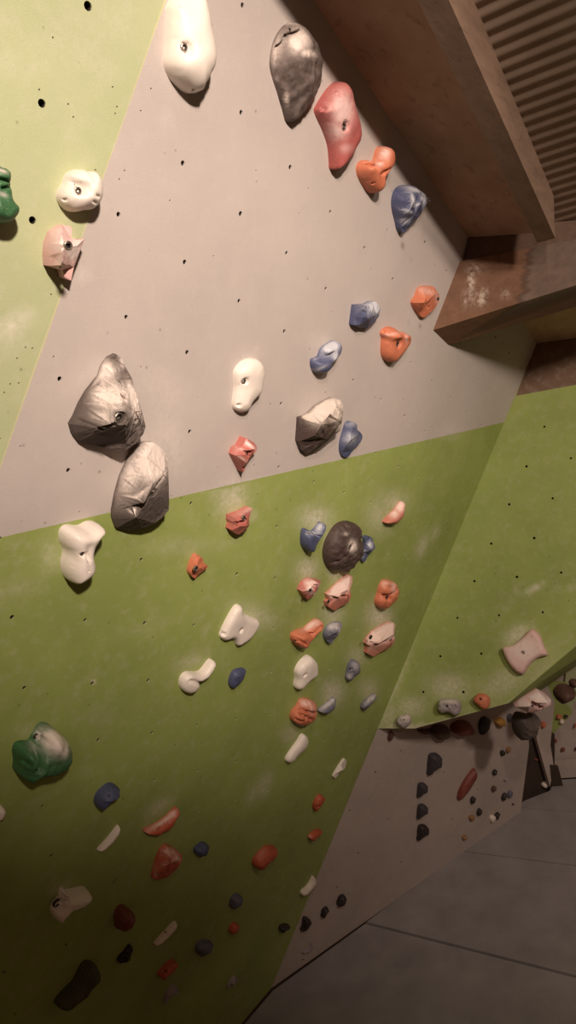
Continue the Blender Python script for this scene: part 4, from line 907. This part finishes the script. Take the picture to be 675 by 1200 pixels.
HZ(18, 'bluegrey', ell(556, 72, 30, 44, 30), .04, 'faint purple hold directly above the smallest orange dot', group=GB, rim=.3)
HZ(18, 'bluegrey', ell(375, 335, 50, 40, -40), .04, 'faint purple hold left of the smallest orange dot, lower than it', group=GB, rim=.3)
HZ(18, 'palegrey', [(545, 495), (573, 525), (560, 545), (530, 560), (512, 565), (512, 545)], .03, 'pale grey chip hold nearest the bottom corner of the floor', style='facet', rim=.4, ctrl=[(545, 530, 1.)])
HZ(20, 'black', ell(115, 448, 34, 22, -20), .03, 'dim blue black hold at the very foot of the green by the seam', group=GB, rim=.3)
# recessed grey wall
LK = dict(plane=LOWER, rim=.3, res=12)
HZ(20, 'black', ell(465, 285, 26, 38, 20), .035, 'dark oval hold, highest of three climbing the foot of the grey wall', group=GL, **LK)
HZ(20, 'black', ell(361, 355, 17, 36, 20), .035, 'thin dark hold, middle of three climbing the foot of the grey wall', group=GL, **LK)
HZ(20, 'black', [(235, 382), (270, 395), (278, 420), (255, 460), (220, 468), (225, 430)], .035, 'dark pointed hold, lowest of three climbing the foot of the grey wall', group=GL, **LK)
HZ(20, 'palegrey', cres(222, 600, 288, 535, 22, 12), .03, 'thin pale crescent hold at the foot of the grey wall by the floor', group=GL, **LK)
TD = lambda x, y, w, h: [(x - w * .35, y - h * .55), (x + w * .25, y - h * .6), (x + w * .65, y - h * .2), (x + w * .6, y + h * .25), (x + w * .1, y + h * .45), (x - w * .5, y + h * .75), (x - w * .55, y + h * .2), (x - w * .5, y - h * .2)]
HZ(24, 'slate', TD(170, 195, 62, 85), .05, 'largest dark teardrop hold, top of the column of four on the grey wall', group=GL, **LK)
HZ(24, 'slate', TD(107, 335, 44, 58), .04, 'dark teardrop hold second from top in the column of four', group=GL, **LK)
HZ(24, 'slate', TD(107, 448, 46, 58), .04, 'dark teardrop hold third from top in the column of four', group=GL, **LK)
HZ(24, 'black', TD(110, 558, 50, 62), .04, 'dark teardrop hold at the bottom of the column of four', group=GL, **LK)
HZ(24, 'maroon', [(381, 224), (391, 262), (378, 305), (348, 352), (312, 382), (294, 385), (300, 345), (325, 295), (352, 255)], .035, 'long dark red leaf shaped hold on the recessed grey wall', group=GL, **LK)
for (x, y, w, h, mt, lb) in [
    (376, 393, 13, 20, 'black', 'dark pebble hold at the lower tip of the long red leaf'),
    (410, 456, 13, 20, 'black', 'dark pebble hold above the tan one near the floor edge'),
    (370, 486, 16, 15, 'tan', 'tan pebble hold left of the lowest dark pebbles'),
    (533, 145, 14, 15, 'black', 'dark pebble hold touching a tan one high on the grey wall'),
    (563, 128, 12, 15, 'tan', 'tan pebble hold touching a dark one high on the grey wall'),
    (491, 247, 12, 16, 'black', 'lone dark pebble hold right of the long red leaf'),
    (486, 333, 12, 16, 'brown', 'brownish pebble hold below the lone dark pebble'),
    (548, 285, 9, 9, 'palegrey', 'tiny pale speck hold near the dark doorway'),
    (540, 376, 12, 22, 'black', 'left one of two dark pebble holds side by side by the doorway'),
    (571, 362, 14, 20, 'bluegrey', 'right one of two dark pebble holds side by side by the doorway'),
    (480, 490, 16, 20, 'cream', 'whitish pebble hold beside a dark one just above the floor edge'),
    (503, 476, 12, 20, 'black', 'dark pebble hold beside a whitish one just above the floor edge'),
    (332, 590, 13, 12, 'tan', 'pale tan pebble hold closest to the floor line, left of the others'),
    (590, 415, 7, 5, 'brown', 'tiniest brown speck hold at the far foot of the grey wall')]:
    HZ(24, mt, ell(x, y, w, h, 15, 10), .025, lb, group=GL, plane=LOWER, rim=.3, res=9)
for (x, y, w, h, mt, lb, p) in [
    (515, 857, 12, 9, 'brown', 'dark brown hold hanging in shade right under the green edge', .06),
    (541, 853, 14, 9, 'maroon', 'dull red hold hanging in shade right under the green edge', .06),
    (567, 850, 7, 11, 'black', 'black teardrop hold hanging right of the dull red one', .03),
    (585.5, 846, 6.5, 5.5, 'yellow', 'mustard yellow hold between the black teardrop and a small blue one', .04),
    (597.5, 841, 4, 5, 'bluegrey', 'small blue hold next to the mustard yellow one', .03),
    (457, 862, 3, 6, 'brown', 'narrow brown hold at the upper left corner of the grey recess', .03),  # thin brown sliver stands in for a shadow cast by a hold
    (498, 857, 9, 3, 'brown', 'narrow brown hold tucked under the left end of the green edge', .04)]:  # another hold shadow, built as a brown sliver
    HZ(0, mt, ell(x, y, w, h, 10, 10), p, lb, group=GD, plane=LOWER, rim=.3, res=12)
# right green face
FK = dict(plane=FACET, group=GF)
HZ(21, 'palegrey', [(215, 300), (255, 295), (272, 320), (265, 350), (235, 378), (200, 372), (178, 345), (190, 315)], .04, 'round pitted pale grey hold in the lower left corner of the right face', rim=.4, rough=.1, pits=[(222, 330, 6), (228, 355, 6), (248, 330, 4)], chalk=[(225, 315, 50, 30, 0, .45)], **FK)
HZ(21, 'palegrey', [(450, 205), (500, 200), (550, 205), (575, 235), (570, 280), (545, 305), (515, 290), (485, 285), (455, 290), (432, 265), (433, 230)], .05, 'bone shaped pitted grey hold above the bottom edge of the right face', rim=.4, R=.6, rough=.09, pits=[(485, 247, 9), (535, 245, 8), (555, 283, 6)], chalk=[(500, 215, 60, 20, 0, .35)], **FK)
HZ(22, 'orange', [(100, 465), (140, 465), (168, 485), (172, 520), (160, 550), (130, 555), (95, 530), (72, 500)], .045, 'orange pebble hold close to the bottom edge of the right face', rim=.4, pits=[(113, 497, 9)], rough=.05, **FK)
HZ(22, 'pink', [(410, 88), (445, 100), (470, 130), (490, 185), (510, 225), (505, 242), (455, 255), (410, 290), (380, 335), (360, 352), (320, 335), (275, 280), (245, 215), (248, 192), (300, 180), (355, 140)], .045, 'large square pink hold with pinched sides and a centre bolt', rim=.35, R=.35, curve=True, bolts=[(362, 225, 13)], pits=[(265, 220, 5), (477, 216, 5), (343, 322, 5), (410, 130, 6), (448, 168, 4)],
   ctrl=[(370, 220, .95), (420, 120, .9)], chalk=[(370, 210, 120, 90, 0, .5)], **FK)
HZ(22, 'pink', [(330, 490), (370, 465), (440, 432), (485, 455), (530, 500), (527, 530), (490, 550), (430, 575), (385, 560), (305, 520)], .09, 'broad pink and white slotted hold below the square pink one', plane=RETP, group=GD, style='facet', curve=False, rim=.3, ctrl=[(380, 480, .8), (520, 510, .9), (440, 450, .6), (470, 545, .8), (400, 540, .8), (430, 515, .6)], breaks=[(0, 1)],
   creases=[(350, 487, 400, 505, .2, 12), (400, 505, 470, 545, .25, 12)], pits=[(392, 500, 7)], chalk=[(450, 480, 60, 36, 20, .9), (370, 530, 60, 16, 15, .9), (510, 510, 20, 20, 0, .9)])
HZ(22, 'greyrock', [(320, 570), (380, 580), (430, 575), (448, 620), (440, 680), (410, 712), (355, 722), (312, 695), (298, 630)], .10, 'bulky dark volume hold in shadow under the pink slotted one', plane=RETP2, group=GD, rim=.3, R=.8, rough=.06)
HZ(22, 'brown', ell(600, 455, 62, 50, -15), .10, 'round dark brown hold at the right border under the green corner', plane=RETP2, group=GD, rim=.3, pits=[(560, 485, 8)])
HZ(22, 'brown', ell(662, 400, 30, 24, 0), .06, 'second dark brown hold right of the round one at the photo border', plane=RETP2, group=GD, rim=.3)
# far end
GA = 'tiny holds on the distant wall'
for (x, y, w, h, mt, lb, pln) in [
    (481, 645, 16, 20, 'orange', 'bright orange hold on the narrow pillar by the doorway', SIDEP),
    (575, 598, 18, 14, 'orange', 'bright orange hold on the distant green stripe', FARP2),
    (590, 625, 16, 14, 'cream', 'whitish hold under the orange one on the distant green stripe', FARP2),
    (615, 597, 14, 10, 'black', 'black hold right of the orange one on the distant green stripe', FARP2),
    (673, 650, 8, 14, 'orange', 'orange hold at the right photo border on the distant wall', FARP2)]:
    HZ(22, mt, ell(x, y, w, h, 10, 8), .03, lb, group=GA, plane=pln, rim=.4, res=8)
for (x, y, w, h, mt, lb, pln) in [
    (552, 240, 13, 11, 'maroon', 'right of two dark red holds below the distant green stripe', FARP),
    (533, 246, 9, 12, 'brown', 'left of two dark red holds below the distant green stripe', FARP),
    (598, 290, 13, 11, 'maroon', 'lowest lone dark red hold on the distant grey wall', FARP),
    (672, 288, 8, 12, 'brown', 'brown hold at the right photo border above the far step', FARP),
    (441, 350, 13, 7, 'maroon', 'faint red hold inside the dark doorway panel', DARKP),
    (492, 497, 20, 20, 'cream', 'pale round hold at the lower right corner of the dark doorway', DARKP)]:
    HZ(23, mt, ell(x, y, w, h, 10, 8), .03, lb, group=GA, plane=pln, rim=.4, res=8)


# ================================================================== LIGHT, CAMERA
def area(name, loc, target, size, power, col):
    l = bpy.data.lights.new(name, 'AREA'); l.size = size; l.energy = power; l.color = col; l.shape = 'DISK'
    o = bpy.data.objects.new(name, l); COL.objects.link(o); o.location = loc
    o.rotation_euler = (Vector(target) - Vector(loc)).to_track_quat('-Z', 'Y').to_euler(); return o
def point(name, loc, r, power, col):
    l = bpy.data.lights.new(name, 'POINT'); l.shadow_soft_size = r; l.energy = power; l.color = col
    o = bpy.data.objects.new(name, l); COL.objects.link(o); o.location = loc; return o
WARM = (1, .80, .66)
def spot(name, loc, target, r, power, ang, col):
    l = bpy.data.lights.new(name, 'SPOT'); l.shadow_soft_size = r; l.energy = power; l.color = col; l.spot_size = math.radians(ang); l.spot_blend = 1
    o = bpy.data.objects.new(name, l); COL.objects.link(o); o.location = loc
    o.rotation_euler = (Vector(target) - Vector(loc)).to_track_quat('-Z', 'Y').to_euler(); return o
uvp = lambda u, v: (u, 1.2216 - .342 * v, CAMZ + .4446 + .94 * v)
spot('wall_lamp', (.51, -.4, CAMZ + 1.17), uvp(2.48, -1.5), .05, 75, 60, WARM)
spot('soft_wall_lamp', (-.26, -1.85, CAMZ + 1.48), uvp(1.17, -.23), .12, 902, 40, WARM)
spot('far_lamp', (1.39, -1.7, CAMZ + 1.07), (4.48, .82, CAMZ - 1.31), .15, 310, 95, WARM)
w = bpy.data.worlds.new('World'); SC.world = w; w.use_nodes = True
bg = w.node_tree.nodes['Background']; bg.inputs[0].default_value = (.5, .27, .15, 1); bg.inputs[1].default_value = .18
cam = bpy.data.cameras.new('Camera'); co = bpy.data.objects.new('Camera', cam); COL.objects.link(co); SC.camera = co
cam.sensor_fit = 'VERTICAL'; cam.sensor_height = 24; cam.sensor_width = 13.5; cam.lens = 24 * F / 1200
from mathutils import Matrix
R3 = Matrix(((WM[0][0], -WM[0][1], -WM[0][2]), (WM[1][0], -WM[1][1], -WM[1][2]), (WM[2][0], -WM[2][1], -WM[2][2])))
co.matrix_world = Matrix.Translation((0, 0, CAMZ)) @ R3.to_4x4()
cam.clip_start = .02
SC.view_settings.view_transform = 'Standard'; SC.view_settings.look = 'None'; SC.view_settings.gamma = 1
SC.view_settings.exposure = 0.0; SC.view_settings.use_curve_mapping = False
